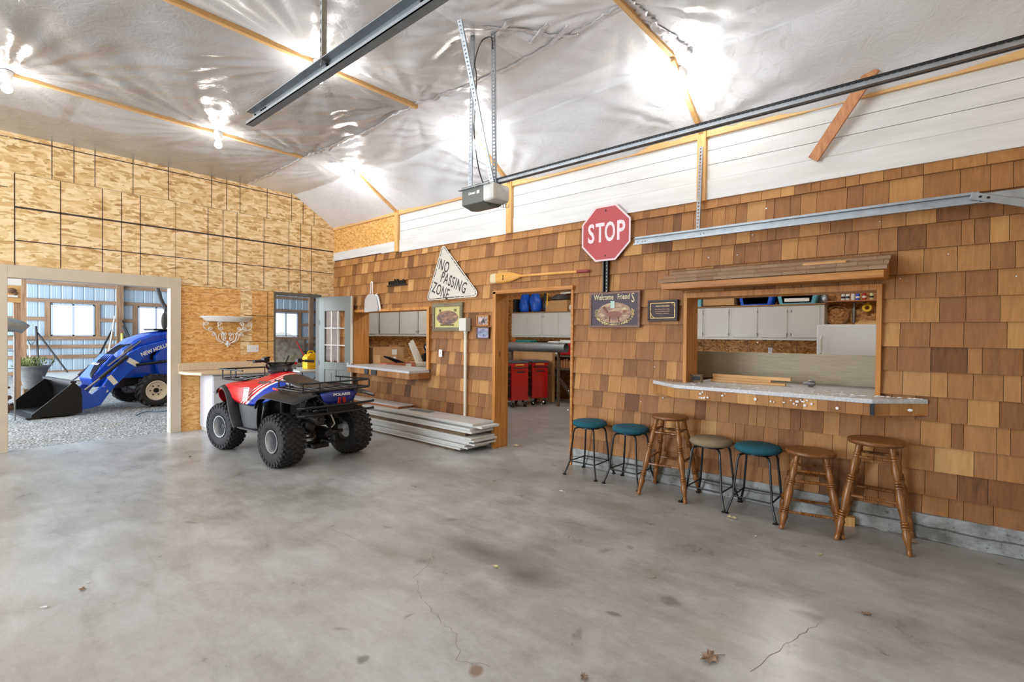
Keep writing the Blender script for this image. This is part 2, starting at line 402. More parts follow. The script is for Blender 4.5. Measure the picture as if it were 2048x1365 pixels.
def film_mat():
    k = NT('vapour_film'); q = k.pos(); a = k.noise(q, .9, 4); b = k.noise(k.pos((1, 1, 1)), 7, 5, .6, 1.5)
    sx = k.n('SeparateXYZ'); k.set(sx.inputs[0], q)
    col = k.ramp(a, [(.35, lin((228, 230, 233))), (.65, lin((240, 243, 250)))])
    # the far sheets are coloured greyer and smoother than the sheets nearer the stools
    far_film = k.math('MULTIPLY', k.math('LESS_THAN', sx.outputs[0], -4.348), k.math('LESS_THAN', sx.outputs[1], 3.35))
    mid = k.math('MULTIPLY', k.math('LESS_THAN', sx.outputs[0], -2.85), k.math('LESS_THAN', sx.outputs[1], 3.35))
    col = k.mix(k.math('MULTIPLY', mid, .35), col, lin((168, 164, 160))); col = k.mix(k.math('MULTIPLY', far_film, .62), col, k.ramp(a, [(.35, lin((128, 122, 118))), (.65, lin((156, 154, 154)))]))
    k.P(Base_Color=col, Roughness=k.math('SUBTRACT', .36, k.math('MULTIPLY', far_film, .15)), Specular_IOR_Level=.8); k.bump(b, .35, .02)
    tr = k.n('BsdfTransparent'); tr.inputs[0].default_value = (.95, .95, .96, 1); mx = k.n('MixShader'); mx.inputs[0].default_value = .10
    k.t.links.new(k.b.outputs[0], mx.inputs[1]); k.t.links.new(tr.outputs[0], mx.inputs[2]); k.t.links.new(mx.outputs[0], k.out.inputs[0])
    return k.mat
M_FILM = film_mat()
M_TAPE = mat('seam_tape', (206, 206, 210), .3, .3, .1, 30)
M_ATTIC = mat('attic_sheathing', (214, 210, 204), .8, var=.1, scale=3)

def gravel_mat():
    k = NT('gravel'); q = k.pos(); v = k.n('TexVoronoi'); k.set(v.inputs['Vector'], q); v.inputs['Scale'].default_value = 34
    s = k.n('SeparateColor'); k.set(s.inputs[0], v.outputs['Color'])
    col = k.ramp(s.outputs[0], [(0, lin((138, 138, 138))), (.4, lin((168, 170, 172))), (.8, lin((192, 196, 200))), (1, lin((220, 224, 228)))])
    e = k.ramp(v.outputs['Distance'], [(.25, (1, 1, 1)), (.7, (.55, .55, .55))]); col = k.mix(1.0, col, e, 'MULTIPLY')  # gaps between stones darkened, their shade put into the colour
    br = k.ramp(k.noise(q, 1.3, 4), [(.5, (0, 0, 0)), (.7, (1, 1, 1))]); col = k.mix(k.math('MULTIPLY', br, .35), col, lin((146, 134, 116)))
    k.P(Base_Color=col, Roughness=.9); k.bump(k.math('SUBTRACT', 1.0, v.outputs['Distance']), .6, .02); return k.mat
M_GRAVEL = gravel_mat()
def siding_mat():
    k = NT('steel_siding'); q = k.pos(); s = k.n('SeparateXYZ'); k.set(s.inputs[0], q)
    n = k.noise(k.pos((1, .6, .1)), 2, 2)
    col = k.ramp(n, [(.3, lin((172, 194, 212))), (.7, lin((190, 208, 222)))])
    k.P(Base_Color=col, Roughness=.4, Metallic=.1); return k.mat
M_SIDING = siding_mat()
def glass_mat():
    k = NT('window_glass'); g = k.n('BsdfGlossy'); g.inputs['Roughness'].default_value = .03; t = k.n('BsdfTransparent'); mx = k.n('MixShader'); mx.inputs[0].default_value = .012
    k.t.links.new(t.outputs[0], mx.inputs[1]); k.t.links.new(g.outputs[0], mx.inputs[2]); k.t.links.new(mx.outputs[0], k.out.inputs[0]); return k.mat
M_GLASS = glass_mat()
def laminate_mat(name, a, b):
    k = NT(name); n = k.noise(k.pos((1, 1, 1)), 60, 4, .7); k.P(Base_Color=k.ramp(n, [(.35, lin(a)), (.65, lin(b))]), Roughness=.35); return k.mat
M_LAM = laminate_mat('laminate_beige', (196, 172, 140), (222, 202, 172))
M_LAMW = laminate_mat('laminate_grey_white', (176, 178, 182), (214, 216, 220))
M_CREAMB = NT('cream_siding_board'); _n = M_CREAMB.noise(M_CREAMB.pos((1.2, 6, 14)), 5, 4, .6, 1.5)
M_CREAMB.P(Base_Color=M_CREAMB.ramp(_n, [(.3, lin((172, 160, 132))), (.7, lin((196, 186, 160)))]), Roughness=.6); M_CREAMB.bump(_n, .5, .01); M_CREAMB = M_CREAMB.mat
# ------------------------------------------------------------------ floor and ground
XL, YB = -8.81, 4.92          # faces of the particle-board wall and of the shingled wall
m = MB()
m.add([(-8.93, -6, 0), (2.5, -6, 0), (2.5, 10.1, 0), (-8.93, 10.1, 0)], [(0, 1, 2, 3)])
m.span((-8.93, -6, -.14), (2.5, 10.1, -.002)); m.f.pop(); 
m.mi = 1
random.seed(3)
def crack(pts, w=.0035):
    P = []
    for (a, b) in zip(pts[:-1], pts[1:]):
        for k in range(6):
            t = k/6; P.append((a[0]+(b[0]-a[0])*t+random.uniform(-.012, .012), a[1]+(b[1]-a[1])*t+random.uniform(-.012, .012)))
    P.append(pts[-1])
    for a, b in zip(P[:-1], P[1:]):
        d = Vector((b[0]-a[0], b[1]-a[1])); n = Vector((-d.y, d.x)).normalized()*w*random.uniform(.3, 1)
        m.add([(a[0]-n.x/2, a[1]-n.y/2, .0006), (b[0]-n.x/2, b[1]-n.y/2, .0006), (b[0]+n.x/2, b[1]+n.y/2, .0006), (a[0]+n.x/2, a[1]+n.y/2, .0006)], [(0, 1, 2, 3)])
crack([(-2.75, 2.32), (-2.6, 2.18), (-2.5, 1.95), (-2.36, 1.87), (-2.23, 1.80), (-2.0, 1.74), (-1.86, 1.72), (-1.71, 1.59), (-1.56, 1.65)])
crack([(-.50, 3.08), (-.58, 2.81), (-.66, 2.42)], .006)
crack([(-3.6, 2.0), (-3.1, 2.02)]); crack([(-4.0, 3.05), (-3.9, 2.95)])
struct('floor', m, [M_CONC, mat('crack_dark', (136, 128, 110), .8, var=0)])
m = MB(); m.grid([[(x, y, -.045+.008*math.sin(x*5.1+y*3)+.006*math.sin(x*13+y*17)) for y in np.linspace(-6, 12.97, 120)] for x in np.linspace(-23.97, -8.95, 110)])
tag(obj('gravel', m, M_GRAVEL), 'grey crushed gravel covering the shed ground past the tan doorway', 'gravel', kind='stuff')

# ------------------------------------------------------------------ particle-board wall (left in view)
m = MB()
def wl(y0, y1, z0, z1, mi): m.mi = mi; m.span((XL-.12, y0, z0), (XL, y1, z1))
wl(-6, .50, 0, 4.3, 0); wl(.50, 2.40, 2.30, 4.3, 0); wl(2.40, 5.1, 2.24, 4.3, 0)
wl(2.40, 3.265, 0, 2.24, 1); wl(3.265, 3.44, 0, 1.16, 1); wl(3.265, 3.44, 1.16, 1.26, 0); wl(3.265, 3.44, 1.26, 2.24, 0); wl(3.44, 3.82, 0, 2.24, 1); wl(4.66, 5.1, 0, 2.24, 0)
wl(2.30, 2.40, 2.30, 2.31, 1)
m.mi = 2
OSB_A = [0.96, 1.177, 1.395, 1.817, 2.249, 2.827, 3.045, 3.249, 3.681, 4.104, 4.313, 4.521]
OSB_B = [0.613, 1.043, 1.475, 1.685, 1.905, 2.778, 2.994, 3.203, 3.632, 4.059, 4.267, 4.473]
def ln(y0, z0, y1, z1, w=.009): m.span((XL, min(y0, y1)-w/2, min(z0, z1)-w/2), (XL+.0015, max(y0, y1)+w/2, max(z0, z1)+w/2))
for y in OSB_A: ln(y, 3.50, y, 4.15)
for y in OSB_B: ln(y, 2.34 if y < 2.41 else 2.27, y, 3.48)
ln(.617, 3.92, 4.9, 3.92, .013); ln(.617, 3.49, 4.9, 3.49, .004); ln(.617, 3.075, 4.9, 3.06); ln(.617, 2.652, 4.9, 2.652, .013)
ln(.617, 2.34, .617, 3.5, .004); ln(2.339, 2.36, 2.339, 3.48, .004); ln(2.41, 2.235, 4.6, 2.235, .004)
ln(3.32, 1.81, 3.824, 1.81); ln(3.265, 1.378, 3.824, 1.378); ln(3.698, 1.235, 3.698, 2.22)
for zz in (2.14, 1.945, 1.74, 1.33): ln(2.41, zz, 3.25, zz, .003)
ln(-2, 3.92, .55, 3.92); ln(-2, 3.3, .55, 3.3)
struct('wall_left', m, [M_OSB, M_OSB2, mat('nail_line', (64, 48, 34), .8, var=0)])
# tan trim round the wide doorway to the shed
m = MB()
m.span((XL-.14, 2.27, 0), (XL+.025, 2.41, 2.34)); m.span((XL-.14, .38, 0), (XL+.025, .55, 2.34)); m.span((XL-.14, .55, 2.18), (XL+.025, 2.27, 2.34))
struct('door_1', m, M_TAN, bev=.004)
m = MB(); m.span((XL-.13, 3.80, 0), (XL+.004, 3.835, 2.22)); m.span((XL-.13, 4.63, 0), (XL+.004, 4.67, 2.22)); m.span((XL-.13, 3.80, 2.19), (XL+.006, 4.67, 2.235))
m.span((XL-.13, 3.835, 0), (XL, 4.63, .02))
struct('door_2', m, mat('dark_door_frame', (96, 92, 84), .5, var=.05), bev=.002)

# ------------------------------------------------------------------ shingled wall
OPEN = [(-4.60, -3.335, -1, 2.115), (-8.07, -5.95, .96, 1.945), (-2.0, -.405, 1.03, 1.955)]
def cut(x0, x1, z0, z1):
    out = [(x0, x1, z0, z1)]
    for (a, b, c, d) in OPEN:
        nx = []
        for (p, q, r, s) in out:
            if q <= a or p >= b or s <= c or r >= d: nx.append((p, q, r, s)); continue
            if p < a: nx.append((p, a, r, s))
            if q > b: nx.append((b, q, r, s))
            pp, qq = max(p, a), min(q, b)
            if r < c: nx.append((pp, qq, r, c))
            if s > d: nx.append((pp, qq, d, s))
        out = nx
    return [t for t in out if t[1]-t[0] > .006 and t[3]-t[2] > .004]
def tone(bias=0):
    t = random.gauss(.49+bias, .125)
    if random.random() < .13: t += .26
    if random.random() < .13: t -= .2
    return (min(1, max(0, t)), random.random()**2*.9, random.random())
m = MB()
m.span((XL, 4.94, 2.09), (2.5, 5.12, 4.3))
for (a, b, c, d) in [(XL, -8.05, 0, 2.09), (-8.05, -5.98, 0, .93), (-8.05, -5.98, 1.925, 2.09), (-5.98, -4.58, 0, 2.09), (-3.352, -1.985, 0, 2.09), (-1.985, -.422, 0, 1.02), (-1.985, -.422, 1.93, 2.09), (-.422, 2.5, 0, 2.09)]:
    m.span((a, 4.94, c), (b, 5.12, d))
m.mi = 1
EXPO = .1868; z = .153; random.seed(21)
while z < 2.86:
    z0 = max(z, .197); z1 = min(z+EXPO+.012, 2.88); x = XL
    while x < 1.9:
        w = random.choice([.075, .1, .12, .14, .16, .17, .19, .21]) * random.uniform(.9, 1.1)
        jit = random.uniform(-.003, .003); m.a = tone(-.05 if z < .6 else 0)  # lowest courses darker, the weaker light there put into the tone
        for (p, q, r, s) in cut(x+.0015, min(x+w-.0015, 1.9), z0, z1):
            f0 = (r-z0)/(z1-z0); f1 = (s-z0)/(z1-z0)
            yb = 4.910+.025*f0+jit*.4; yt = 4.910+.025*f1+jit*.4
            m.add([(p, yb, r), (q, yb, r), (q, yt, s), (p, yt, s), (p, 4.942, r), (q, 4.942, r), (q, 4.942, s), (p, 4.942, s)],
                  [(0, 1, 2, 3), (4, 7, 6, 5), (0, 4, 5, 1), (1, 5, 6, 2), (2, 6, 7, 3), (3, 7, 4, 0)])
        x += w
    z += EXPO
m.a = None
struct('wall_back', m, [mat('sheathing', (86, 60, 38), .9, var=.1), M_SHG])
m = MB()
for a, b in ((XL, -4.585), (-3.33, 2.4)): m.span((a, 4.905, -.02), (b, 5.12, .20))
struct('baseboard_back', m, M_FOOT, bev=.006)
# painted boards above the shingles
m = MB()
zs = [2.855, 3.045, 3.19, 3.33, 3.47, 3.6]
for a, b in ((-6.76, -4.39), (-4.31, -1.885), (-1.80, 2.4)):
    for k, (p, q) in enumerate(zip(zs[:-1], zs[1:])): m.span((a, 4.912 if k == 0 else 4.922, p+(.0 if k == 0 else .004)), (b, 4.945, q))
m.span((XL, 4.915, 2.895), (-7.25, 4.945, 3.045)); m.span((-7.25, 4.912, 2.88), (-6.83, 4.945, 3.045))
struct('trim_1', m, [M_SHIP], bev=.0015)
m = MB(); m.span((XL, 4.928, 3.045), (-6.83, 4.945, 3.9)); struct('trim_2', m, M_OSB2)
m = MB()
for x0, x1, zz in ((-6.83, -6.745, 2.86), (-4.39, -4.30, 2.85), (-1.885, -1.80, 2.84)): m.span((x0, 4.87, zz), (x1, 4.945, 3.72))
struct('trim_3', m, M_PINE, bev=.003)
m = MB(); m.span((XL, 4.90, 3.47), (-6.83, 4.94, 3.56))
for a, b in ((-6.745, -4.39), (-4.30, -1.885), (-1.80, 2.3)): m.span((a, 4.885, 3.455), (b, 4.93, 3.56))
struct('trim_4', m, M_PINEX, bev=.003)

# casings of the three openings
m = MB(); m.span((-4.605, 4.865, 0), (-4.555, 5.13, 2.10)); struct('door_3', m, M_CEDARZ, bev=.003)
m = MB(); m.span((-3.368, 4.895, 0), (-3.335, 5.13, 2.075)); m.span((-4.605, 4.865, 2.066), (-3.325, 5.13, 2.112)); struct('door_4', m, M_CEDARX, bev=.003)
m = MB(); m.span((-8.07, 4.875, .955), (-8.035, 5.19, 1.90)); m.span((-8.07, 4.875, 1.90), (-5.945, 5.19, 1.945)); m.span((-6.0, 4.875, .98), (-5.945, 5.19, 1.90))
struct('window_1', m, M_CEDARZ, bev=.003)
m = MB(); m.span((-2.0, 4.875, 1.05), (-1.965, 5.16, 1.955)); m.span((-.44, 4.875, 1.05), (-.405, 5.16, 1.955)); m.span((-1.965, 4.875, 1.905), (-.44, 5.16, 1.955))
struct('window_2', m, M_CEDARZ, bev=.003)

# walls and big openings behind and beside the viewer
m = MB(); m.span((1.15, -6, 0), (1.27, .6, 4.3)); m.span((1.15, .6, 2.55), (1.27, 5.1, 4.3)); m.span((1.15, 4.85, 0), (1.27, 5.1, 2.6)); struct('wall_right', m, M_OSB)
m = MB()
for k in range(5): m.span((1.2, .6, .51*k+.003), (1.25, 4.85, .51*k+.507))
struct('door_5', m, mat('sectional_door_white', (214, 214, 210), .5, var=.02), bev=.006)
m = MB(); m.span((-8.93, -6.12, 0), (-8.0, -6, 4.3)); m.span((-.4, -6.12, 0), (1.27, -6, 4.3)); m.span((-8.0, -6.12, 3.7), (-.4, -6, 4.3)); struct('wall_front', m, M_OSB)

# ------------------------------------------------------------------ plastic-film ceiling, trusses and attic
TX = [-8.81, -6.788, -4.348, -1.846, .60]
BULBS = [(-6.788, .42), (-6.788, 2.24), (-6.788, 4.06), (-4.348, 2.25), (-4.348, 4.21), (-1.846, 4.32), (-4.348, .35), (-1.846, 2.25), (-6.788, -1.5), (-4.348, -1.6), (-1.846, -1.6), (-1.846, .35), (-5.5, -3.6), (-1.8, -3.6)]
def film_z(x, y):
    if y < 4.15: z = 3.985
    else: z = 3.985-(y-4.15)*.62
    k = 0
    while k < len(TX)-2 and x > TX[k+1]: k += 1
    t = min(1, max(0, (x-TX[k])/(TX[k+1]-TX[k])))
    amp = (.035, .10, .13, .15)[k]
    if y > 3.35: v = math.sin(PI*min(1, max(0, (y-3.35)/1.57))); a2 = .8
    else: v = abs(math.sin(PI*(y-3.35)/2.35)); a2 = .6
    bell = math.sin(PI*t)
    s = amp*bell*(.35+.65*v*a2)
    # folds drawn out from the points where the film is stapled
    ph = 0
    for (bx, by) in BULBS[:6]+[(-2.75, 2.7), (-6.788, 3.35), (-4.348, 3.35), (-1.846, 3.35), (-1.846, 4.9), (-4.348, 4.9)]:
        dx, dy = x-bx, y-by; r = math.hypot(dx, dy)
        if .03 < r < 2.0:
            th = math.atan2(dy, dx); fall = math.exp(-r/.75)*min(1, r/.12)
            ph += .030*fall*(abs(math.sin(th*9+bx*3+1.3*math.sin(th*2+by)))-.5)*min(1.0, r*2.2)
            ph += (.016 if x < -4.3 else .010)*fall*math.sin(th*27+by*7+2*math.sin(th*5))*min(1.0, r*2.5)
    if k in (1, 2) and y < 3.35:
        for (bx, by) in ((-6.788, .42), (-6.788, 2.24), (-4.348, 2.25)):
            dx, dy = x-bx, y-by; r = math.hypot(dx, dy)
            if dx > .02: ph += .011*math.exp(-r/1.2)*math.sin(math.atan2(dy, dx)*34+by*5+.9*math.sin(r*2.3))*min(1.0, r*1.5)*min(1.0, dx*8)
    diag = .012*math.sin((x*.8+y*1.7)*6.5+2.2*math.sin(x*2.1+y))*bell*(1 if k else .5)
    diag += .022*(abs(math.sin((x*1.5-y*.9)*1.9+1.1*math.sin(y*1.3+k*2)))-.5)*bell*(1 if k > 1 else .35)
    z -= s+(ph+diag)*(1 if k else .6)
    return z
m = MB()
xs = np.unique(np.round(np.concatenate([np.arange(-8.81, 1.16, .038), TX, [1.15]]), 3)); xs = xs[xs <= 1.151]
ys = np.unique(np.round(np.concatenate([np.arange(-6, -.2, .25), np.arange(-.2, 4.9, .036), [3.35, 4.15, 4.935]]), 3))
m.grid([[(float(x), float(y), film_z(float(x), float(y))) for y in ys] for x in xs])
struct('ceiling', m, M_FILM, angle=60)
# bottom chords showing below the film
m = MB()
for x, y1 in ((TX[1], 3.3), (TX[2], 3.38), (TX[3], 4.2)): m.span((x-.02, -6, 3.945), (x+.02, y1, 3.99))
for x in TX[1:4]:
    a = Vector((x, 4.2, 3.93)); b = Vector((x, 4.9, 3.50)); d = (b-a)
    R = Matrix.Rotation(math.atan2(d.z, d.y), 3, 'X'); m.box((a+b)/2, (.04, d.length, .045), R)
struct('ceiling_batten', m, M_PINEY, bev=.002)
m = MB()
m.span((-8.95, -6.2, 4.78), (2.5, 5.3, 4.82))
struct('roof', m, M_ATTIC)
m = MB()
random.seed(5)
for x in TX[1:]:
    m.span((x-.02, -6, 4.0), (x+.02, 4.3, 4.09))
    for k, y in enumerate(np.arange(-5, 4.2, 1.1)):
        a = Vector((x, y, 4.06)); b = Vector((x, y+(.9 if k % 2 else -.9), 4.7)); d = b-a
        m.box((a+b)/2, (.04, d.length, .09), Matrix.Rotation(math.atan2(d.z, d.y), 3, 'X'))
for y in (-2.4, -.2, 1.05, 2.2, 3.35): m.span((-8.7, y-.045, 4.22), (1.1, y+.045, 4.26))
for x in (-7.9, -5.7, -3.2, -.7):
    a = Vector((x-1.0, 1.3, 4.16)); b = Vector((x+1.0, 3.3, 4.16)); d = b-a
    m.box((a+b)/2, (d.length, .14, .04), Matrix.Rotation(math.atan2(d.y, d.x), 3, 'Z'))
struct('ceiling_truss', m, M_PINEY)
# taped seam running the length of the ceiling
def strip(mb, a, b, w, drop=.006, n=60, jit=0):
    a = Vector(a); b = Vector(b); d = (b-a).normalized(); nrm = Vector((-d.y, d.x, 0))
    rows = []
    for k in range(n+1):
        c = a.lerp(b, k/n); c = c+nrm*random.uniform(-jit, jit); ww = w*random.uniform(.7, 1.2) if jit else w
        rows.append([(c.x+nrm.x*s*ww, c.y+nrm.y*s*ww, film_z(c.x+nrm.x*s*ww, c.y+nrm.y*s*ww)-drop) for s in (-.5, -.17, .17, .5)])
    mb.grid(rows)
m = MB(); strip(m, (-8.7, 3.35, 0), (.9, 3.35, 0), .05, n=240, jit=.012)
t = obj('seam_tape', m, M_TAPE, solid=.001); tag(t, 'crumpled silver tape along the long lengthwise ceiling seam', 'tape', 'tape on the ceiling film')
m = MB(); strip(m, (-2.86, 2.62, 0), (-2.30, 3.4, 0), .055, .009, 40, .004)
t = obj('seam_tape', m, M_TAPE, solid=.001); tag(t, 'silver tape strip slanting from the opener mount to the long seam', 'tape', 'tape on the ceiling film')
for k, (x, y, what) in enumerate([(-2.66, 2.9, 'cross strip nearest the opener mount'), (-2.49, 3.14, 'cross strip midway between opener mount and seam'), (-2.40, 3.28, 'cross strip next to the long seam')]):
    m = MB(); strip(m, (x-.14, y+.05, 0), (x+.14, y-.06, 0), .045, .012, 12)
    t = obj('cross_tape', m, M_TAPE, solid=.001); tag(t, 'short silver tape '+what, 'tape', 'tape on the ceiling film')
m = MB(); strip(m, (-1.86, 2.95, 0), (-1.72, 4.2, 0), .09, .01, 60, .02)
t = obj('seam_tape', m, M_TAPE, solid=.001); tag(t, 'wide bunched silver tape beside the truss board nearest the stools', 'tape', 'tape on the ceiling film')

# bare bulbs screwed to the truss boards
lab = ['bare lit bulb at the top left edge of view, on the far truss board', 'bare lit bulb on the far truss board above the wide tan doorway', 'bare lit bulb above the triangular sign near the ceiling corner',
       'bare lit bulb on the middle truss board behind the hanging steel rail', 'bare lit bulb right behind the opener hangers', 'bare lit bulb on the truss board above the stop sign']
lab2 = ['bare lit bulb on the middle truss board, out of view above the quad', 'bare lit bulb beside the lone hanging door track, above the frame', 'bare lit bulb on the far truss board, left of the frame edge', 'bare lit bulb on the middle truss board, left of the frame edge', 'bare lit bulb on the near truss board, left of the viewer', 'bare lit bulb on the near truss board straight above the viewer', 'bare lit bulb farther towards the open big door, far side', 'bare lit bulb farther towards the open big door, near side']
for k, (x, y) in enumerate(BULBS):
    zb = 3.86 if y < 4.15 else 3.86-(y-4.15)*.5
    t = thing('light_bulb', lab[k] if k < 6 else lab2[k-6], 'light bulb', (x+.035, y, zb-.03), 0, 'bare ceiling bulbs')
    obj('socket', MB().cyl((0, 0, .05), (0, 0, .145), .036, .05), M_WHITE, t)
    mb = MB(); mb.lathe((0, 0, .055), (0, 0, -.06), [(0, .014), (.2, .02), (.45, .036), (.65, .041), (.82, .036), (.94, .02), (1, .004)], 16); obj('bulb', mb, M_BULB, t)
# ------------------------------------------------------------------ tool room behind the shingled wall
M_BULB2 = emis('added_bulb_tool_room', (1.0, .96, .9), 75/(PI*4*PI*.045**2))  # for unseen bulbs added to light the tool room
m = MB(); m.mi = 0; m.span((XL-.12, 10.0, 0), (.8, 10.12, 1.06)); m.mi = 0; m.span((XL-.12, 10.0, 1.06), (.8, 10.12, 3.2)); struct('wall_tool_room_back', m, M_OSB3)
m = MB()
for x in np.arange(-8.6, .6, .41): m.span((x, 9.998, 1.0), (x+.006, 10.0, 1.5))
struct('trim_5', m, M_BLACK)
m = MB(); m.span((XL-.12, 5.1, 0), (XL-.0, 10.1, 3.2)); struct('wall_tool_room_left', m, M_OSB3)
m = MB(); m.span((.6, 5.12, 0), (.72, 10.1, 3.2)); struct('wall_tool_room_right', m, M_OSB)
m = MB(); m.span((XL-.12, 5.0, 3.2), (.8, 10.2, 3.26)); struct('ceiling_tool_room', m, M_WHITE)
for x, y, lb in ((-7.2, 7.2, 'unseen added bulb on the tool room ceiling near the tool carts'), (-4.6, 7.4, 'unseen added bulb in the middle of the tool room ceiling'), (-1.6, 7.2, 'unseen added bulb on the tool room ceiling near the fridge')):
    t = thing('light_bulb', lb, 'light bulb', (x, y, 3.08), 0, 'added tool room bulbs')
    obj('socket', MB().cyl((0, 0, .05), (0, 0, .12), .036, .05), M_WHITE, t)
    mb = MB(); mb.lathe((0, 0, .055), (0, 0, -.06), [(0, .014), (.2, .02), (.45, .036), (.65, .041), (.82, .036), (.94, .02), (1, .004)], 16); obj('bulb', mb, M_BULB2, t)

def wall_cabinet(x0, x1, label, doors, loc=(0, 9.65, 1.478), rz=0, group='white wall cabinets in the tool room', h=.60):
    """box hanging on a wall; local x along the wall, doors at y=0 facing -y"""
    t = thing('wall_cabinet', label, 'cabinet', loc, rz, group)
    obj('body', MB().span((x0, 0.0, 0), (x1, .33, h)), M_CAB, t, bev=.002)
    for (a, b, hinge) in doors:
        d = obj('door', MB().span((a, -.018, .045), (b, -.001, h-.03)), M_CAB, t, bev=.004)
        for zz in (.1, h-.1): obj('hinge', MB().cyl((a if hinge < 0 else b, -.02, zz-.02), (a if hinge < 0 else b, -.02, zz+.02), .008, n=8), M_STEEL, d)
    return t
wall_cabinet(-8.46, -7.45, 'white wall cabinet seen at the left side of the open doorway', [(-8.40, -7.97, -1), (-7.93, -7.48, 1)])
wall_cabinet(-7.448, -6.30, 'white wall cabinet over the galvanised pipe end', [(-7.42, -6.99, -1), (-6.93, -6.5, 1)])
wall_cabinet(-4.7, -3.545, 'white wall cabinet cut off by the bar window left post', [(-4.63, -4.15, -1), (-4.1, -3.57, 1)])
wall_cabinet(-3.543, -3.055, 'narrow white wall cabinet second from the bar window left post', [(-3.51, -3.09, 1)])
wall_cabinet(-3.053, -1.57, 'wide white three-door wall cabinet ending above the fridge', [(-3.016, -2.6, 1), (-2.533, -2.12, 1), (-2.055, -1.634, -1)])
# end wall run, seen through the small counter window
R90 = PI/2
wall_cabinet(5.15, 5.66, 'white end-wall cabinet beside the small window left post', [(5.2, 5.63, -1)], (-8.45, 0, 1.478), R90, h=.66)
wall_cabinet(5.662, 6.61, 'white two-door end-wall cabinet behind the grey crutch tubes', [(5.69, 6.14, -1), (6.165, 6.58, 1)], (-8.45, 0, 1.478), R90, h=.66)
wall_cabinet(6.612, 7.6, 'white end-wall cabinet behind the black machine', [(6.64, 7.05, -1), (7.1, 7.5, 1)], (-8.45, 0, 1.478), R90, h=.66)
# board laid over the back cabinets as a shelf
m = MB(); m.span((-8.5, 9.62, 2.08), (-1.55, 9.99, 2.10)); tag(obj('shelf_board', m, M_CARD2, bev=.002), 'long brown shelf board lying on top of the white wall cabinets', 'shelf')
m = MB(); m.span((-1.55, 9.7, 2.12), (.5, 9.99, 2.14)); tag(obj('shelf_board', m, M_REDWOOD, bev=.002), 'thin wooden shelf above the fridge holding small bottles', 'shelf')

def box_thing(name, label, cat, c, s, m_, group=None, rz=0, bev=.003, flaps=False):
    o = thing(name, label, cat, (c[0], c[1], c[2]-s[2]/2), rz, group)
    obj('body', MB().box((0, 0, s[2]/2), s), m_, o, bev=bev)
    return o
# things on the cabinet tops, left to right
def carton(label, x0, x1, y0, y1, z0, z1, mt=None, group='cardboard boxes in the tool room', lab=None, rz=0, face='y'):
    t = thing('cardboard_box', label, 'box', ((x0+x1)/2, (y0+y1)/2, z0), rz, group)
    sx, sy, sz = x1-x0, y1-y0, z1-z0
    obj('body', MB().box((0, 0, sz/2), (sx, sy, sz)), mt or M_CARD, t, bev=.004)
    obj('packing_tape', MB().box((0, 0, sz+.0006), (sx*1.001, .05, .001)), M_CARD2, t)
    if lab:
        if face == 'y': obj('paper_label', MB().box((lab[0], -sy/2-.001, lab[1]), (lab[2], .002, lab[3])), M_PAPER, t, label='white paper label')
        else: obj('paper_label', MB().box((sx/2+.001, lab[0], lab[1]), (.002, lab[2], lab[3])), M_PAPER, t, label='white paper label')
    return t
def sack(name, label, cat, x, y, z, rx, h, mt, group=None, seed=1):
    random.seed(seed); t = thing(name, label, cat, (x, y, z), 0, group)
    rings = []
    for i in range(10):
        u = i/9; r = rx*(.75+.25*math.sin(PI*min(1, u*1.3)))*(1-.55*max(0, u-.75)/.25)
        rings.append([(r*math.cos(a)*(1+.16*math.sin(3*a+i*.7+seed)), r*.8*math.sin(a)*(1+.14*math.sin(4*a+i)), h*u) for a in np.linspace(0, 2*PI, 20, endpoint=False)])
    obj('body', MB().ring(rings), mt, t, sub=1); return t
box_thing('storage_case', 'black hard case standing at the left end of the cabinet top', 'case', (-8.36, 9.78, 2.27), (.10, .3, .34), M_BLACK, None)
sack('rolled_tarp', 'left blue plastic tarp roll standing on the cabinet top', 'tarp', -8.13, 9.78, 2.10, .16, .55, M_BLUEP, 'blue tarps on the cabinets', 2)
sack('rolled_tarp', 'right blue plastic tarp roll beside the black straps', 'tarp', -7.78, 9.78, 2.10, .165, .56, M_BLUEP, 'blue tarps on the cabinets', 5)
sack('duffel_bag', 'slim black bag with straps between blue tarp and cardboard box', 'bag', -7.48, 9.78, 2.10, .09, .46, M_BLACK, None, 3)
carton('open cardboard box on the cabinet top next to the blue tarps', -7.38, -6.75, 9.66, 9.96, 2.10, 2.36)
sack('folded_tarp', 'dark crumpled grey tarp heaped on the cardboard box', 'tarp', -7.05, 9.8, 2.36, .24, .16, M_DKGREY, None, 8)
m = MB()
for k in range(4): m.tube([(-7.33+.012*k, 9.655, 2.62), (-7.33+.01*math.sin(k), 9.65, 2.45), (-7.34+.012*k, 9.648, 2.24)], .009)
tag(obj('strap', m, M_YELLOW), 'yellow braided strap hanging in front of the cardboard box', 'strap')
t = thing('tape_roll', 'white tape roll standing at the right end of the doorway cabinets', 'tape', (-6.66, 9.72, 2.10))
obj('roll', MB().ring([[(-.02+.04*(i in (1, 2)), r*math.cos(a), .075+r*math.sin(a)) for a in np.linspace(0, 2*PI, 24, endpoint=False)] for i, r in enumerate((.075, .075, .045, .045))], loop=True), M_WHITE, t)
t = thing('pipe_bundle', 'white plastic pipes lying above the boxes near the doorway right edge', 'pipe', (-6.95, 9.8, 2.52))
for k in range(4): obj('pipe', MB().cyl((-.1, 0+.03*(k % 2), .03*k), (.5, .02, .04+.03*k), .016), M_WHITE, t)
m = MB()
for k in range(4): m.tube([(-8.42+.05*k, 9.3, 1.11+.035*k), (-8.2+.05*k, 9.32, 1.30+.04*k)], .02)
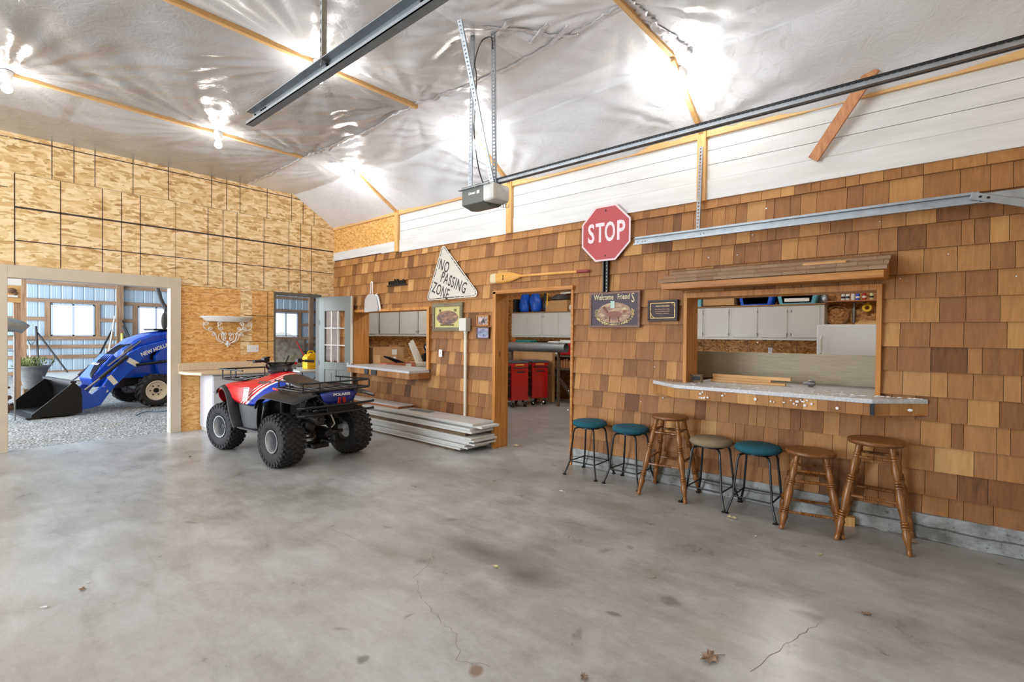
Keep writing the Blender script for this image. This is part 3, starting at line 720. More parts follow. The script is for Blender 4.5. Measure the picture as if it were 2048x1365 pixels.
tag(obj('cord_coil', m, mat('orange_cord', (236, 96, 20), .4, var=.05)), 'bright orange cord hanks at the left end of the workbench shelf', 'cord')
# seen through the bar window
carton('yellowish cardboard box on the cabinet tops by the bar window left post', -3.60, -3.02, 9.7, 9.96, 2.12, 2.34, M_CARD)
box_thing('storage_box', 'pale blue box on cabinet top at the bar window left edge', 'box', (-3.68, 9.8, 2.2), (.13, .3, .2), M_AQUA, None)
def tote(label, x, w, y, z, h, mt, inner, group, n=1):
    t = thing('storage_tote', label, 'storage bin', (x, y, z), 0, group)
    def shell(s, dz, mtl, nm):
        prof = [(w*s*.42, 0), (w*s*.47, h*.5), (w*s*.5, h), (w*s*.53, h), (w*s*.53, h-.02)]
        rings = []
        for hx, zz in prof+[(w*s*.48, h-.01), (w*s*.40, .02)]:
            hy = .15*s; r = .05
            rings.append([(sx*(hx-r)+r*math.cos(a), sy*(hy-r)+r*math.sin(a), zz+dz) for (sx, sy, a0) in ((1, 1, 0), (-1, 1, PI/2), (-1, -1, PI), (1, -1, 3*PI/2)) for a in (a0, a0+PI/4, a0+PI/2)])
        obj(nm, MB().ring(rings), mtl, t)
    shell(1, 0, mt, 'bin')
    for k in range(1, n): shell(1-.06*k, .012*k, inner, 'nested_bin')
    return t
t = tote('blue storage bin lying open on the cabinet tops', -2.64, .62, 9.8, 2.10, .28, M_BLUEP, M_BLUEP, 'storage bins on the cabinet tops')
obj('lid', MB().box((.03, -.14, .15), (.46, .015, .16), Matrix.Rotation(.22, 3, 'Y')), mat('blue_lid', (26, 60, 190), .35, var=.05), t)
t = tote('nested green and aqua storage bins on the cabinet tops', -1.98, .66, 9.8, 2.10, .27, M_AQUA, M_TEALBIN, 'storage bins on the cabinet tops', 3)
obj('tray', MB().box((0, -.155, .07), (.38, .01, .06)), M_WHITE, t, bev=.004)
sack('crumpled_bag', 'small silver and black crumpled bag at the end of the bins', 'bag', -1.6, 9.8, 2.10, .07, .2, M_GALVD, None, 9)
for k, (x, mt_, lb, h_) in enumerate([(-1.325, M_WHITE, 'white spray can, first on the shelf above the fridge', .13), (-1.26, M_WHITE, 'white spray can, second on the shelf above the fridge', .13), (-1.19, M_PAPER, 'white can beside the blue can above the fridge', .13), (-1.125, M_BLUEP, 'blue can on the shelf above the fridge', .12), (-1.04, M_RED, 'red bottle on the shelf above the fridge', .13), (-.945, mat('cream_bottle', (222, 216, 160), .4, var=.02), 'cream labelled bottle at the right end above the fridge', .12)]):
    t = thing('bottle', lb, 'bottle', (x, 9.75, 2.14), 0, 'bottles on the shelf above the fridge')
    obj('body', MB().lathe((0, 0, 0), (0, 0, h_), [(0, .026), (.03, .029), (.72, .029), (.86, .02), (.9, .012), (1, .012)], 14), mt_, t)
    obj('band', MB().cyl((0, 0, h_*.25), (0, 0, h_*.5), .0295, n=14), M_BLACK if k in (0, 1, 5) else M_LETTER, t)
    obj('cap', MB().cyl((0, 0, h_), (0, 0, h_+.02), .014, n=10), M_BLACK, t)
t = thing('wicker_tray', 'round brown wicker tray leaning on the wall above the fridge', 'tray', (-1.43, 9.95, 1.905))
mb = MB()
for q in range(3): mb.tube([(.165*(1-.03*q)*math.cos(a), -.02*q+.006*math.sin(a*30), .165*(1-.03*q)*math.sin(a)) for a in np.linspace(0, 2*PI, 60, endpoint=False)], .011, 6, True)
obj('rim', mb, M_CARD2, t)
obj('panel', MB().cyl((0, .02, 0), (0, .035, 0), .155, n=32), M_OSB3, t)
t = thing('tape_roll', 'yellow tape roll hanging on the wall right above the fridge', 'tape', (-1.015, 9.95, 2.02))
obj('roll', MB().ring([[(r*math.cos(a), -.02-.05*(i in (1, 2)), r*math.sin(a)) for a in np.linspace(0, 2*PI, 24, endpoint=False)] for i, r in enumerate((.066, .066, .03, .03))], loop=True), M_YELLOW, t)
t = thing('glass_tube', 'clear upright tube between wicker tray and yellow tape', 'tube', (-1.2, 9.95, 1.78)); obj('tube', MB().cyl((0, 0, 0), (0, 0, .32), .022), M_GALVD, t)
t = thing('wood_offcuts', 'pale wood strips lying on the fridge top', 'lumber', (-.98, 9.55, 1.742)); obj('strip', MB().box((0, 0, .015), (.3, .08, .03)), M_PINEX, t); obj('strip', MB().box((.02, .02, .045), (.26, .05, .03), Matrix.Rotation(.1, 3, 'Z')), M_PINEX, t)
t = thing('refrigerator', 'white upright refrigerator beyond the bar window', 'refrigerator', (-1.16, 9.6, 0))
obj('body', MB().span((-.44, -.34, .04), (.44, .36, 1.74)), M_GLOSSW, t, bev=.015)
obj('door', MB().span((-.44, -.40, .06), (.44, -.345, 1.735)), M_GLOSSW, t, bev=.02)
obj('handle', MB().tube([(-.375, -.40, 1.25), (-.375, -.45, 1.29), (-.375, -.455, 1.5), (-.375, -.40, 1.56)], .014), M_WHITE, t)
obj('foot', MB().span((-.4, -.3, 0), (.4, .3, .05)), M_BLACK, t)
t = obj('outlet', MB().span((-2.505, 9.99, 1.23), (-2.43, 10.0, 1.34)), M_WHITE, bev=.003); tag(t, 'white wall outlet above the cream board beyond the bar window', 'outlet')
# workbench behind the doorway and its load
t = thing('workbench', 'rough wooden workbench with a diagonal brace beyond the doorway', 'workbench', (-6.6, 9.6, 0))
obj('top', MB().span((-2.2, -.35, 1.04), (1.6, .38, 1.09)), M_GREYWOOD, t, bev=.004); obj('shelf', MB().span((-2.2, -.33, .74), (1.6, .38, .79)), M_GREYWOOD, t, bev=.004)
for x in (-2.1, 0.45, 1.5): obj('leg', MB().span((x-.045, -.3, 0), (x+.045, -.21, 1.04)), M_GREYWOOD, t)
obj('brace', MB().box((-.02, -.25, .42), (.07, .04, .8), Matrix.Rotation(-.75, 3, 'Y')), M_GREYWOOD, t)
t = thing('cutting_board', 'row of wooden slats stored between bench top and shelf', 'lumber', (-6.7, 9.5, .79), 0)
for k in range(8): obj('slat', MB().span((-.2+.07*k, -.15, 0), (-.15+.07*k, .2, .17+.02*(k % 3))), M_REDWOOD, t)
carton('large tall cardboard carton standing behind the red tool carts', -8.0, -6.78, 9.14, 9.245, 0, 1.16, M_CARD)
t = thing('duct_pipe', 'long galvanised duct pipe lying across boxes beyond the doorway', 'pipe', (0, 0, 0))
mb = MB(); mb.ring([[(x, 8.72+r*math.cos(a), 1.262+r*math.sin(a)) for a in np.linspace(0, 2*PI, 20, endpoint=False)] for x, r in ((-7.86, .105), (-6.1, .105), (-6.1, .096), (-7.86, .096))], loop=True); obj('pipe', mb, M_GALV, t)
for x in (-7.7, -6.25): obj('rib', MB().cyl((x, 8.72, 1.262), (x+.02, 8.72, 1.262), .108, n=20), M_GALV, t)
tag(obj('pipe_prop', MB().span((-7.7, 8.68, 0), (-7.62, 8.76, 1.157)).span((-6.32, 8.7, 0), (-6.3, 8.78, 1.157)), M_GREYWOOD), 'wooden uprights holding the galvanised duct pipe', 'stand')
box_thing('storage_box', 'teal plastic box on the bench behind the galvanised pipe', 'box', (-7.75, 9.4, 1.25), (.46, .3, .32), mat('teal_plastic', (18, 120, 118), .4, var=.05), None, bev=.03)
box_thing('storage_box', 'white lidded box on the bench behind the pipe', 'box', (-6.85, 9.4, 1.24), (.3, .3, .30), M_WHITE, None, bev=.02)
t = thing('cooler', 'red cooler with a white lid on the workbench', 'cooler', (-6.46, 9.4, 1.09)); obj('body', MB().span((-.17, -.18, 0), (.17, .18, .26)), M_RED, t, bev=.02); obj('lid', MB().span((-.175, -.185, .262), (.175, .185, .33)), M_WHITE, t, bev=.015)
def tool_cart(x, y, label):
    t = thing('tool_cart', label, 'tool cart', (x, y, 0), math.radians(64), 'red rolling tool carts')
    obj('body', MB().span((-.19, -.30, .15), (.19, .30, .93)), M_RED, t, bev=.008)
    obj('top', MB().span((-.20, -.31, .932), (.20, .31, .965)), M_DKGREY, t, bev=.006)
    obj('side_handle', MB().tube([(-.15, -.30, .84), (-.15, -.35, .84), (.15, -.35, .84), (.15, -.30, .84)], .012), M_BLACK, t)
    obj('label_plate', MB().span((-.11, -.303, .885), (.09, -.3, .91)), mat('cart_badge', (230, 170, 60), .4, var=0), t)
    obj('grip_slot', MB().span((-.08, -.303, .73), (.11, -.3, .76)), M_BLACK, t)
    for k in range(5): 
        d = obj('drawer', MB().span((-.205, -.26, .2+.14*k), (-.191, .26, .325+.14*k)), M_BLKMET, t, bev=.003)
        obj('pull', MB().span((-.214, -.22, .3+.14*k), (-.206, .22, .315+.14*k)), M_STEEL, d)
    for sx in (-.15, .15):
        for sy in (-.25, .25):
            c = obj('caster', MB().cyl((sx-.018, sy, .055), (sx+.018, sy, .055), .055, n=16), M_RUBBER, t)
            obj('fork', MB().span((sx-.028, sy-.02, .05), (sx+.028, sy+.03, .15)), M_STEEL, c, bev=.006)
    return t
tool_cart(-7.06, 8.16, 'red tool cart nearer the doorway left post'); tool_cart(-6.99, 8.76, 'red tool cart with cable loop, beside the tall carton')
tag(obj('cable', MB().tube([(-6.72, 8.75, .9), (-6.64, 8.78, .84), (-6.60, 8.8, .76), (-6.62, 8.84, .68), (-6.70, 8.86, .66)], .007), M_BLACK), 'black cable loop hanging at the right cart top', 'cable')

# things on the bench behind the small counter window
t = thing('tool_room_bench', 'low side bench behind the small counter window', 'workbench', (-8.2, 6.4, 0)); obj('top', MB().span((-.6, -1.15, .86), (.6, 1.5, .90)), M_LAMW, t, bev=.004)
for y in (-1.0, 1.4):
    for x in (-.5, .5): obj('leg', MB().span((x-.04, y-.04, 0), (x+.04, y+.04, .86)), M_GREYWOOD, t)
carton('cardboard box with two white labels behind the small counter window', -8.55, -8.05, 5.30, 5.98, .90, 1.27, M_CARD, lab=(.12, .26, .11, .13), face='x')
carton('lower open cardboard box in front of the labelled one', -8.04, -7.82, 5.28, 5.66, .90, 1.13, M_CARD, lab=(.13, .15, .06, .1), face='x')
t = thing('fruit_tray', 'low red printed cardboard tray on the small counter ledge', 'tray', (-7.62, 5.5, .90), 0)
mb = MB(); mb.span((-.12, -.30, 0), (.12, .33, .01)); mb.span((.11, -.30, .01), (.12, .33, .1)); mb.span((-.12, -.30, .01), (-.11, .33, .1)); mb.span((-.11, -.30, .01), (.11, -.29, .1)); mb.span((-.11, .32, .01), (.11, .33, .1)); obj('tray', mb, mat('printed_carton', (186, 112, 84), .7, var=.2, scale=9), t)
obj('paper_label', MB().span((.121, .12, .02), (.123, .24, .08)), M_PAPER, t)
for k in range(3): tag(obj('hand_tool', MB().tube([(-7.66+.03*k, 5.26+.03*k, 1.12-.01*k), (-7.6, 5.6+.05*k, .96+.01*k)], .016), M_BLKMET), ['black handled tool on top of the red tray, uppermost', 'black handled tool in the middle of the red tray', 'black handled tool lowest in the red tray'][k], 'tool', 'tools in the red tray')
t = thing('walker_frame', 'pale grey frame with two slanting tubes behind the small window', 'frame', (-7.75, 5.98, .90))
obj('tube', MB().cyl((0, -.08, .46), (.06, .06, .06), .036), M_CREAM, t); obj('tube', MB().cyl((-.12, .05, .5), (-.02, .22, .08), .036), M_CREAM, t)
obj('base', MB().span((-.15, -.05, 0), (.15, .28, .09)), M_CREAM, t, bev=.02)
t = thing('machine', 'black and chrome small engine machine behind the small window', 'machine', (-7.7, 6.42, .90))
random.seed(4)
mb = MB()
for k in range(16): mb.sphere((random.uniform(-.16, .16), random.uniform(-.16, .2), random.uniform(.06, .4)), random.uniform(.05, .1), 10, 7)
obj('housing', mb, M_BLACK, t)
mb = MB()
for k in range(9): mb.cyl((random.uniform(-.1, .19), random.uniform(-.22, .22), random.uniform(.06, .4)), (random.uniform(.1, .22), random.uniform(-.22, .22), random.uniform(.06, .45)), .013)
obj('linkage', mb, M_STEEL, t); obj('arm', MB().tube([(.16, .12, .02), (.2, .16, .22), (.12, .22, .36)], .03), M_DKGREY, t); obj('base', MB().span((-.2, -.2, 0), (.2, .25, .05)), M_BLKMET, t)
tag(obj('plate_disc', MB().cyl((-7.1, 5.95, 1.86), (-7.08, 5.97, 1.86), .13, n=24).cyl((-7.09, 5.96, 1.98), (-7.09, 5.96, 3.2), .006, n=6), M_DKGREY), 'dark grey round disc hanging just inside the small counter window', 'disc')

# ------------------------------------------------------------------ bar window: awning, counter, board
t = thing('window_awning', 'small shingled awning roof over the wide bar window', 'awning', (0, 0, 0))
X0, X1 = -2.09, -.345
mb = MB(); random.seed(9)
for k in range(3):
    ya, za = 4.90-.142*k, 2.185-.052*k; yb, zb = 4.90-.142*(k+1)-.012, 2.185-.052*(k+1)-.004
    x = X0
    while x < X1:
        w = random.uniform(.12, .22); q = min(X1, x+w); mb.a = tone(.1)
        lift = .024; in0 = X0+.0*k
        mb.add([(x+.001, ya, za+.001), (q-.001, ya, za+.001), (q-.001, yb, zb+lift), (x+.001, yb, zb+lift), (x+.001, ya, za-.012), (q-.001, ya, za-.012), (q-.001, yb, zb-.001), (x+.001, yb, zb-.001)],
               [(0, 1, 2, 3), (4, 7, 6, 5), (3, 2, 6, 7), (0, 3, 7, 4), (1, 5, 6, 2)]); x = q
mb.a = None
obj('shingles', mb, M_SHGR, t)
obj('fascia', MB().span((X0+.03, 4.485, 1.965), (X1-.02, 4.515, 2.022)), M_CEDARX, t, bev=.003)
for xa in (X1-.05, X0+.03): obj('end_board', MB().prism([(4.515, 1.965), (4.90, 1.985), (4.90, 2.165), (4.515, 2.02)], 0, xa, xa+.03), M_CEDARX, t)
obj('soffit', MB().span((X0+.06, 4.52, 1.985), (X1-.05, 4.905, 1.995)), M_CEDARX, t)
tag(obj('wood_scrap', MB().box((-.77, 4.70, 2.128), (.30, .05, .012), Matrix.Rotation(.33, 3, 'X')), M_PINEX), 'pale thin wood strip lying on top of the shingled awning', 'lumber')

def bay_counter(name, label, cat, P, z, inner, th=.035, apron=.09, mt=M_LAMW, seed=1):
    """P: wall-left tip, front-left, front-right, wall-right tip (x,y)"""
    t = thing(name, label, cat, (0, 0, 0))
    poly = P+[(inner[1], P[3][1]), (inner[1], inner[2]), (inner[0], inner[2]), (inner[0], P[0][1])]
    obj('worktop', MB().prism(poly, 2, z-th, z), mt, t, bev=.004)
    mb = MB(); random.seed(seed)
    ins = .015
    for (a, b) in zip(P[:-1], P[1:]):
        a = Vector((a[0], a[1]+ins)); b = Vector((b[0], b[1]+ins)); d = (b-a); L = d.length; d.normalize(); n = Vector((d.y, -d.x))
        s = 0
        while s < L-.004:
            w = min(random.uniform(.07, .17), L-s); mb.a = tone(.08)
            p = a+d*(s+.001); q = a+d*(s+w-.001); o_ = n*random.uniform(0, .003); e = n*-.012
            mb.add([(p.x+o_.x, p.y+o_.y, z-th-apron), (q.x+o_.x, q.y+o_.y, z-th-apron), (q.x+o_.x, q.y+o_.y, z-th), (p.x+o_.x, p.y+o_.y, z-th), (p.x+e.x, p.y+e.y, z-th-apron), (q.x+e.x, q.y+e.y, z-th-apron), (q.x+e.x, q.y+e.y, z-th), (p.x+e.x, p.y+e.y, z-th)],
                   [(0, 1, 2, 3), (4, 7, 6, 5), (0, 4, 5, 1), (1, 5, 6, 2), (3, 7, 4, 0)]); s += w
    mb.a = None
    obj('apron', mb, M_SHG, t)
    obj('support', MB().prism([P[0], (P[1][0]+.02, P[1][1]+.04), (P[2][0]-.02, P[2][1]+.04), P[3]], 2, z-th-apron+.002, z-th-apron+.012), M_CEDARX, t)
    return t
t = bay_counter('bar_counter', 'wide laminate bar counter with shingled apron under the bar window', 'counter', [(-2.33, 4.905), (-1.97, 4.60), (-.43, 4.60), (-.115, 4.905)], 1.065, (-1.96, -.445, 5.72), seed=3)
obj('corner_strip', MB().span((-.444, 4.592, .945), (-.416, 4.612, 1.03)), M_BLKMET, t, label='black metal corner strip')
random.seed(14); 
for k in range(26):
    x = random.uniform(-1.9, -.2); on = x < -.45 and random.random() < .5
    y = 4.596 if x < -.43 else 4.60+(x+.43)*.97-.006
    zz = random.uniform(.955, 1.02); s = random.uniform(.004, .012)
    m = MB(); m.sphere((x, y+.002, zz), s, 6, 4, (random.uniform(.8, 2), .35, random.uniform(.6, 1.5)))
    if k == 0: FL = MB()
    FL.v += []; n0 = len(FL.v); FL.add(m.v, m.f, True)
for k in range(120):
    x = random.uniform(-1.9, -.5); y = random.uniform(4.63, 5.1); FL.sphere((x, y, 1.067), random.uniform(.003, .012), 5, 3, (1.6, 1.4, .25))
for k in range(30):
    x = random.uniform(-.7, -.15); FL.sphere((x, 4.86 if x > -.43 else 4.8, 1.068), random.uniform(.004, .013), 5, 3, (1.6, 1, .4))
tag(obj('insulation_fluff', FL, M_FLUFF), 'scattered white insulation fluff stuck over the bar counter and apron', 'fluff', kind='stuff')
t = bay_counter('service_counter', 'small laminate serving counter with shingled apron by the grey door', 'counter', [(-7.962, 4.895), (-7.965, 4.70), (-5.97, 4.53), (-5.945, 4.895)], .976, (-7.961, -6.01, 5.25), seed=6)
for a_, b_ in ((-7.32, -7.20), (-7.10, -6.93)): obj('dark_shingle', MB().box(((a_+b_)/2, 4.70-.085*((a_+b_)/2+7.965), .895), (b_-a_, .008, .085), Matrix.Rotation(-.085, 3, 'Z')), mat('charcoal_shingle', (58, 58, 64), .6), t, label='charcoal shingle')
tag(obj('siding_panel', MB().span((-2.35, 5.73, 1.065), (-.30, 5.75, 1.36)), M_CREAMB, bev=.002), 'long cream textured board standing behind the bar counter', 'board')
tag(obj('panel_stand', MB().span((-2.3, 5.73, 0), (-2.24, 5.79, 1.064)).span((-.4, 5.73, 0), (-.34, 5.79, 1.064)).span((-2.3, 5.73, 1.0), (-.34, 5.79, 1.064)), M_GREYWOOD), 'wooden trestle carrying the cream board', 'stand')
t = thing('small_box', 'small worn cardboard box on the bar counter beside the left post', 'box', (-1.925, 5.03, 1.066), .2)
mb = MB(); mb.span((-.06, -.05, 0), (.06, .05, .075)); obj('body', mb, mat('worn_card', (120, 98, 72), .8, var=.25, scale=18), t, bev=.002); obj('label', MB().span((-.03, -.0515, .02), (.05, -.0505, .06)), M_BLKMET, t); obj('flap', MB().box((-.03, -.02, .078), (.06, .06, .003), Matrix.Rotation(.4, 3, 'Y')), M_CARD2, t)
for k, (x0, x1, y, z, lb) in enumerate([(-1.84, -1.15, 5.22, 1.066, 'bottom front pine strip of the stack on the bar counter'), (-1.84, -1.17, 5.27, 1.066, 'bottom rear pine strip of the stack on the bar counter'), (-1.82, -1.28, 5.24, 1.088, 'short middle pine strip of the stack on the bar counter'), (-1.84, -1.12, 5.28, 1.110, 'topmost long pine strip of the stack on the bar counter')]):
    tag(obj('wood_strip', MB().span((x0, y-.022, z), (x1, y+.022, z+.022 if k < 3 else z+.03)), M_PINEX, bev=.001), lb, 'lumber', 'pine strips on the bar counter')
t = thing('metal_fitting', 'old grey metal knob lying on the bar counter', 'knob', (-.98, 5.33, 1.066)); obj('body', MB().lathe((-.05, 0, .03), (.05, .02, .03), [(0, .012), (.3, .014), (.45, .028), (.75, .03), (.95, .02), (1, .005)], 16), M_GALVD, t)

# ------------------------------------------------------------------ counter and cabinet on the particle-board wall
t = thing('laminate_countertop', 'beige laminate countertop with backsplash along the particle-board wall', 'counter', (0, 0, 0))
obj('top', MB().prism([(-8.80, 2.37), (-8.45, 2.37), (-8.20, 2.50), (-8.18, 3.80), (-8.80, 3.80)], 2, .885, .93), M_LAM, t, bev=.012)
obj('backsplash', MB().span((-8.805, 2.37, .931), (-8.775, 3.80, 1.05)), M_LAM, t, bev=.006)
t = thing('base_cabinet', 'white base cabinet with drawers below the beige countertop', 'cabinet', (-8.52, 3.23, 0))
obj('body', MB().span((-.28, -.56, .06), (.26, .53, .884)), mat('cabinet_grey_white', (206, 208, 218), .45, var=.02), t, bev=.002)
obj('toe_kick', MB().span((-.28, -.54, 0), (.20, .52, .06)), M_CAB, t)
for c in range(2):
    for k, (a, b) in enumerate(((.10, .36), (.375, .62), (.635, .87))):
        d = obj('drawer', MB().span((.261, -.55+c*.54, a), (.279, -.02+c*.54, b)), mat('drawer_front', (196, 198, 200), .45, var=.02), t, bev=.004)
        obj('pull', MB().tube([(.279, -.33+c*.54, b-.05), (.3, -.33+c*.54, b-.05), (.3, -.24+c*.54, b-.05), (.279, -.24+c*.54, b-.05)], .005), M_STEEL, d)
t = thing('switch_plate', 'white three-gang switch plate on the particle-board wall', 'switch', (XL, 3.457, 1.257)); obj('plate', MB().span((0, -.092, -.06), (.008, .092, .06)), M_WHITE, t, bev=.003)
for k in (-1, 0, 1): obj('toggle', MB().span((.008, k*.046-.006, -.012), (.018, k*.046+.006, .012)), M_CREAM, t)

# wrought iron wall shelf
t = thing('wall_shelf', 'white half-round wall shelf on curled wrought iron scrolls', 'shelf', (XL, 3.06, 1.78))
def halfr(r, z): return [(max(.002, r*.62*math.sin(a)), r*math.cos(a), z) for a in np.linspace(0, PI, 24)]
obj('shelf', MB().ring([halfr(.30, -.085), halfr(.33, -.07), halfr(.35, -.04), halfr(.385, -.02), halfr(.395, 0)], smooth=True), M_WHITE, t)
def spiral(cy, cz, r0, a0, turns, dirn, x, n=26):
    return [(x, cy+r0*(1-.72*k/n)*math.cos(a0+dirn*2*PI*turns*k/n), cz+r0*(1-.72*k/n)*math.sin(a0+dirn*2*PI*turns*k/n)) for k in range(n+1)]
def curve3(p, n=8):
    out = []
    P = [Vector(q) for q in p]; P = [P[0]*2-P[1]]+P+[P[-1]*2-P[-2]]
    for i in range(1, len(P)-2):
        for k in range(n):
            u = k/n; out.append(.5*((2*P[i])+(-P[i-1]+P[i+1])*u+(2*P[i-1]-5*P[i]+4*P[i+1]-P[i+2])*u*u+(-P[i-1]+3*P[i]-3*P[i+1]+P[i+2])*u**3))
    out.append(P[-2]); return out
for s in (-1, 1):
    for (x, f) in ((.03, 1.0), (.13, .52)):
        mb = MB()
        mb.tube(curve3([(x+.03, s*.36*f, -.1), (x+.02, s*.345*f, -.19), (x, s*.26*f, -.235), (x, s*.19*f, -.27), (x*.7, s*.13*f+s*.02, -.38), (.02, s*.055, -.43), (.015, s*.01, -.425)]), .0055, 6)
        mb.tube(spiral(s*.32*f, -.125, .034, PI if s > 0 else 0, 1.2, -s, x+.03), .005, 6)
        mb.tube(spiral(s*.25*f, -.20, .03, -.5 if s > 0 else PI+.5, 1.2, s, x), .005, 6)
        mb.tube(spiral(s*.215*f, -.29, .03, PI/2, 1.25, s, x), .005, 6)
        obj('scroll', mb, M_WHITE, t)
    mb = MB(); mb.tube(curve3([(.02, s*.02, -.36), (.02, s*.06, -.28), (.02, s*.085, -.30), (.02, s*.08, -.36), (.02, s*.03, -.40)]), .005, 6); mb.tube(spiral(s*.045, -.285, .032, PI/2, 1.2, s, .02), .005, 6); mb.tube(spiral(s*.05, -.365, .025, PI/2, 1.2, s, .02), .005, 6)
    mb.tube(curve3([(.02, s*.08, -.26), (.02, s*.13, -.30), (.02, s*.125, -.37), (.02, s*.06, -.42)]), .005, 6)
    obj('scroll', mb, M_WHITE, t)
mb = MB(); mb.sphere((.022, 0, -.445), .02, 10, 8, (.5, 1, 1.6)); mb.sphere((.022, .026, -.45), .014, 8, 6, (.5, 1, 1.2)); mb.sphere((.022, -.026, -.45), .014, 8, 6, (.5, 1, 1.2)); mb.sphere((.022, 0, -.485), .012, 8, 6, (.5, .7, 1.3)); mb.sphere((.022, 0, -.405), .016, 8, 6, (.5, 1.4, 1))
obj('finial', mb, M_WHITE, t)

# open grey door with nine panes
HX, HY = XL+.02, 4.634; ex, ey = -7.995, 4.81
ang = math.atan2(ey-HY, ex-HX)
t = thing('entry_door', 'grey entry door with a nine-pane window standing open against the shingles', 'door', (HX, HY, 0), ang)
Wd = math.hypot(ex-HX, ey-HY)
mb = MB(); T_ = .022
for (a, b, c, d) in [(0, .15, .01, 2.19), (Wd-.15, Wd, .01, 2.19), (.15, Wd-.15, 1.93, 2.19), (.15, Wd-.15, .86, 1.0), (.15, Wd-.15, .01, .16), (Wd/2-.04, Wd/2+.04, .16, .86)]: mb.span((a, -T_, c), (b, T_, d))
mb.span((.15, -.012, .16), (Wd-.15, .012, .86))
obj('leaf', mb, M_GREYDOOR, t, bev=.003)
for (a, b) in ((.19, Wd/2-.08), (Wd/2+.08, Wd-.19)): obj('raised_panel', MB().span((a, -.018, .21), (b, .018, .81)), M_GREYDOOR, t, bev=.008)
w_ = Wd-.30
mb = MB()
for k in (1, 2): mb.span((.15+w_*k/3-.007, -.02, 1.0), (.15+w_*k/3+.007, .02, 1.93)); mb.span((.15, -.02, 1.0+.93*k/3-.007), (.15+w_, .02, 1.0+.93*k/3+.007))
obj('muntins', mb, M_WHITE, t)
obj('glass', MB().span((.15, -.003, 1.0), (Wd-.15, .003, 1.93)), M_GLASS, t)
obj('edge_strip', MB().span((Wd, -T_, .01), (Wd+.012, T_, 2.19)), M_CREAM, t)
obj('bore_cap', MB().cyl((Wd-.07, -T_-.003, .98), (Wd-.07, -T_, .98), .028, n=20), mat('cap_pale', (170, 180, 184), .4, var=0), t)
for zz in (1.72, .98, .3): obj('hinge', MB().span((-.01, -.026, zz-.045), (.02, -.02, zz+.045)), M_BLKMET, t)
obj('strike', MB().span((Wd+.012, -.012, .93), (Wd+.015, .012, .99)), M_BLKMET, t)
t = thing('pull_cord', 'wooden knob hanging on a cord between grey door and small window', 'pull cord', (-7.99, 4.87, 1.88)); obj('cord', MB().tube([(-.05, 0, 0), (-.08, -.005, -.2), (-.10, -.01, -.44)], .008), M_CARD2, t); obj('knob', MB().sphere((-.10, -.01, -.47), .03, 12, 8), M_CREAM, t)
# ------------------------------------------------------------------ signs and pictures on the shingles
def round_poly(P, r, n=5):
    out = []; K = len(P)
    for i in range(K):
        p = Vector(P[i]); a = (Vector(P[i-1])-p).normalized(); b = (Vector(P[(i+1) % K])-p).normalized()
        ang = math.acos(max(-1, min(1, a.dot(b)))); t = r/math.tan(ang/2)
        c = p+(a+b).normalized()*(r/math.sin(ang/2)); s = p+a*t; e = p+b*t
        a0 = math.atan2(s.y-c.y, s.x-c.x); a1 = math.atan2(e.y-c.y, e.x-c.x); d = (a1-a0+PI) % (2*PI)-PI
        out += [(c.x+r*math.cos(a0+d*k/n), c.y+r*math.sin(a0+d*k/n)) for k in range(n+1)]
    return out
def plate(mb, P, M, th=.003, z=0):
    n = len(P); vs = [M @ Vector((p[0], p[1], z)) for p in P]+[M @ Vector((p[0], p[1], z+th)) for p in P]
    return mb.add(vs, [list(range(n))[::-1], [n+i for i in range(n)]]+[(i, (i+1) % n, n+(i+1) % n, n+i) for i in range(n)])
def outline(mb, P, Q, M, th=.001, z=0, gaps=None):
    n = len(P)
    for i in range(n):
        if gaps and gaps(i): continue
        j = (i+1) % n; q = [P[i], P[j], Q[j], Q[i]]
        vs = [M @ Vector((a[0], a[1], z+th)) for a in q]; mb.add(vs, [(0, 1, 2, 3)])
        vs = [M @ Vector((a[0], a[1], z)) for a in q]; mb.add(vs, [(3, 2, 1, 0)])
# stop sign
t = thing('stop_sign', 'red octagonal STOP sign on a black post above the doorway right edge', 'sign', (-2.895, 4.86, 2.665))
M = Matrix.Rotation(PI/2, 4, 'X')
def octo(r): return [(r*math.cos(PI/8+k*PI/4)/math.cos(PI/8), r*math.sin(PI/8+k*PI/4)/math.cos(PI/8)) for k in range(8)]
mb = MB(); plate(mb, octo(.308), M, .003, -.01); obj('plate', mb, mat('stop_white', (222, 196, 200), .4, var=.02), t)
mb = MB(); plate(mb, octo(.288), M, .001, -.0068); obj('red_face', mb, mat('stop_red', (166, 44, 50), .4, var=.06, scale=5), t)
mb = MB()
for s, x in (('S', -.183), ('T', -.068), ('O', .058), ('P', .190)): text_geo(mb, s, .205, M @ Matrix.Translation((x, 0, -.0055)), .001, {'S': .66, 'T': .62, 'O': .56, 'P': .70}[s], .022)
obj('lettering', mb, mat('stop_letter', (226, 208, 210), .4, var=0), t)
mb = MB()
for z_ in (.245, -.245): mb.cyl((0, -.0, z_), (0, -.012+.022, z_), .009, n=10)
mb = MB(); mb.sphere((0, -.004+.0, .25), .01, 8, 6); mb.sphere((0, -.004, -.25), .008, 8, 6); obj('bolt', mb, M_STEEL, t)
obj('post', MB().span((-.032, .012, -.66), (-.02, .052, .2)).span((.02, .012, -.66), (.032, .052, .2)).span((-.032, .04, -.66), (.032, .052, .2)), M_BLKMET, t)
mb = MB()
for k in range(8): mb.cyl((0, .0395, -.36-.04*k), (0, .041, -.36-.04*k), .006, n=8)
obj('hole', mb, M_STEEL, t)
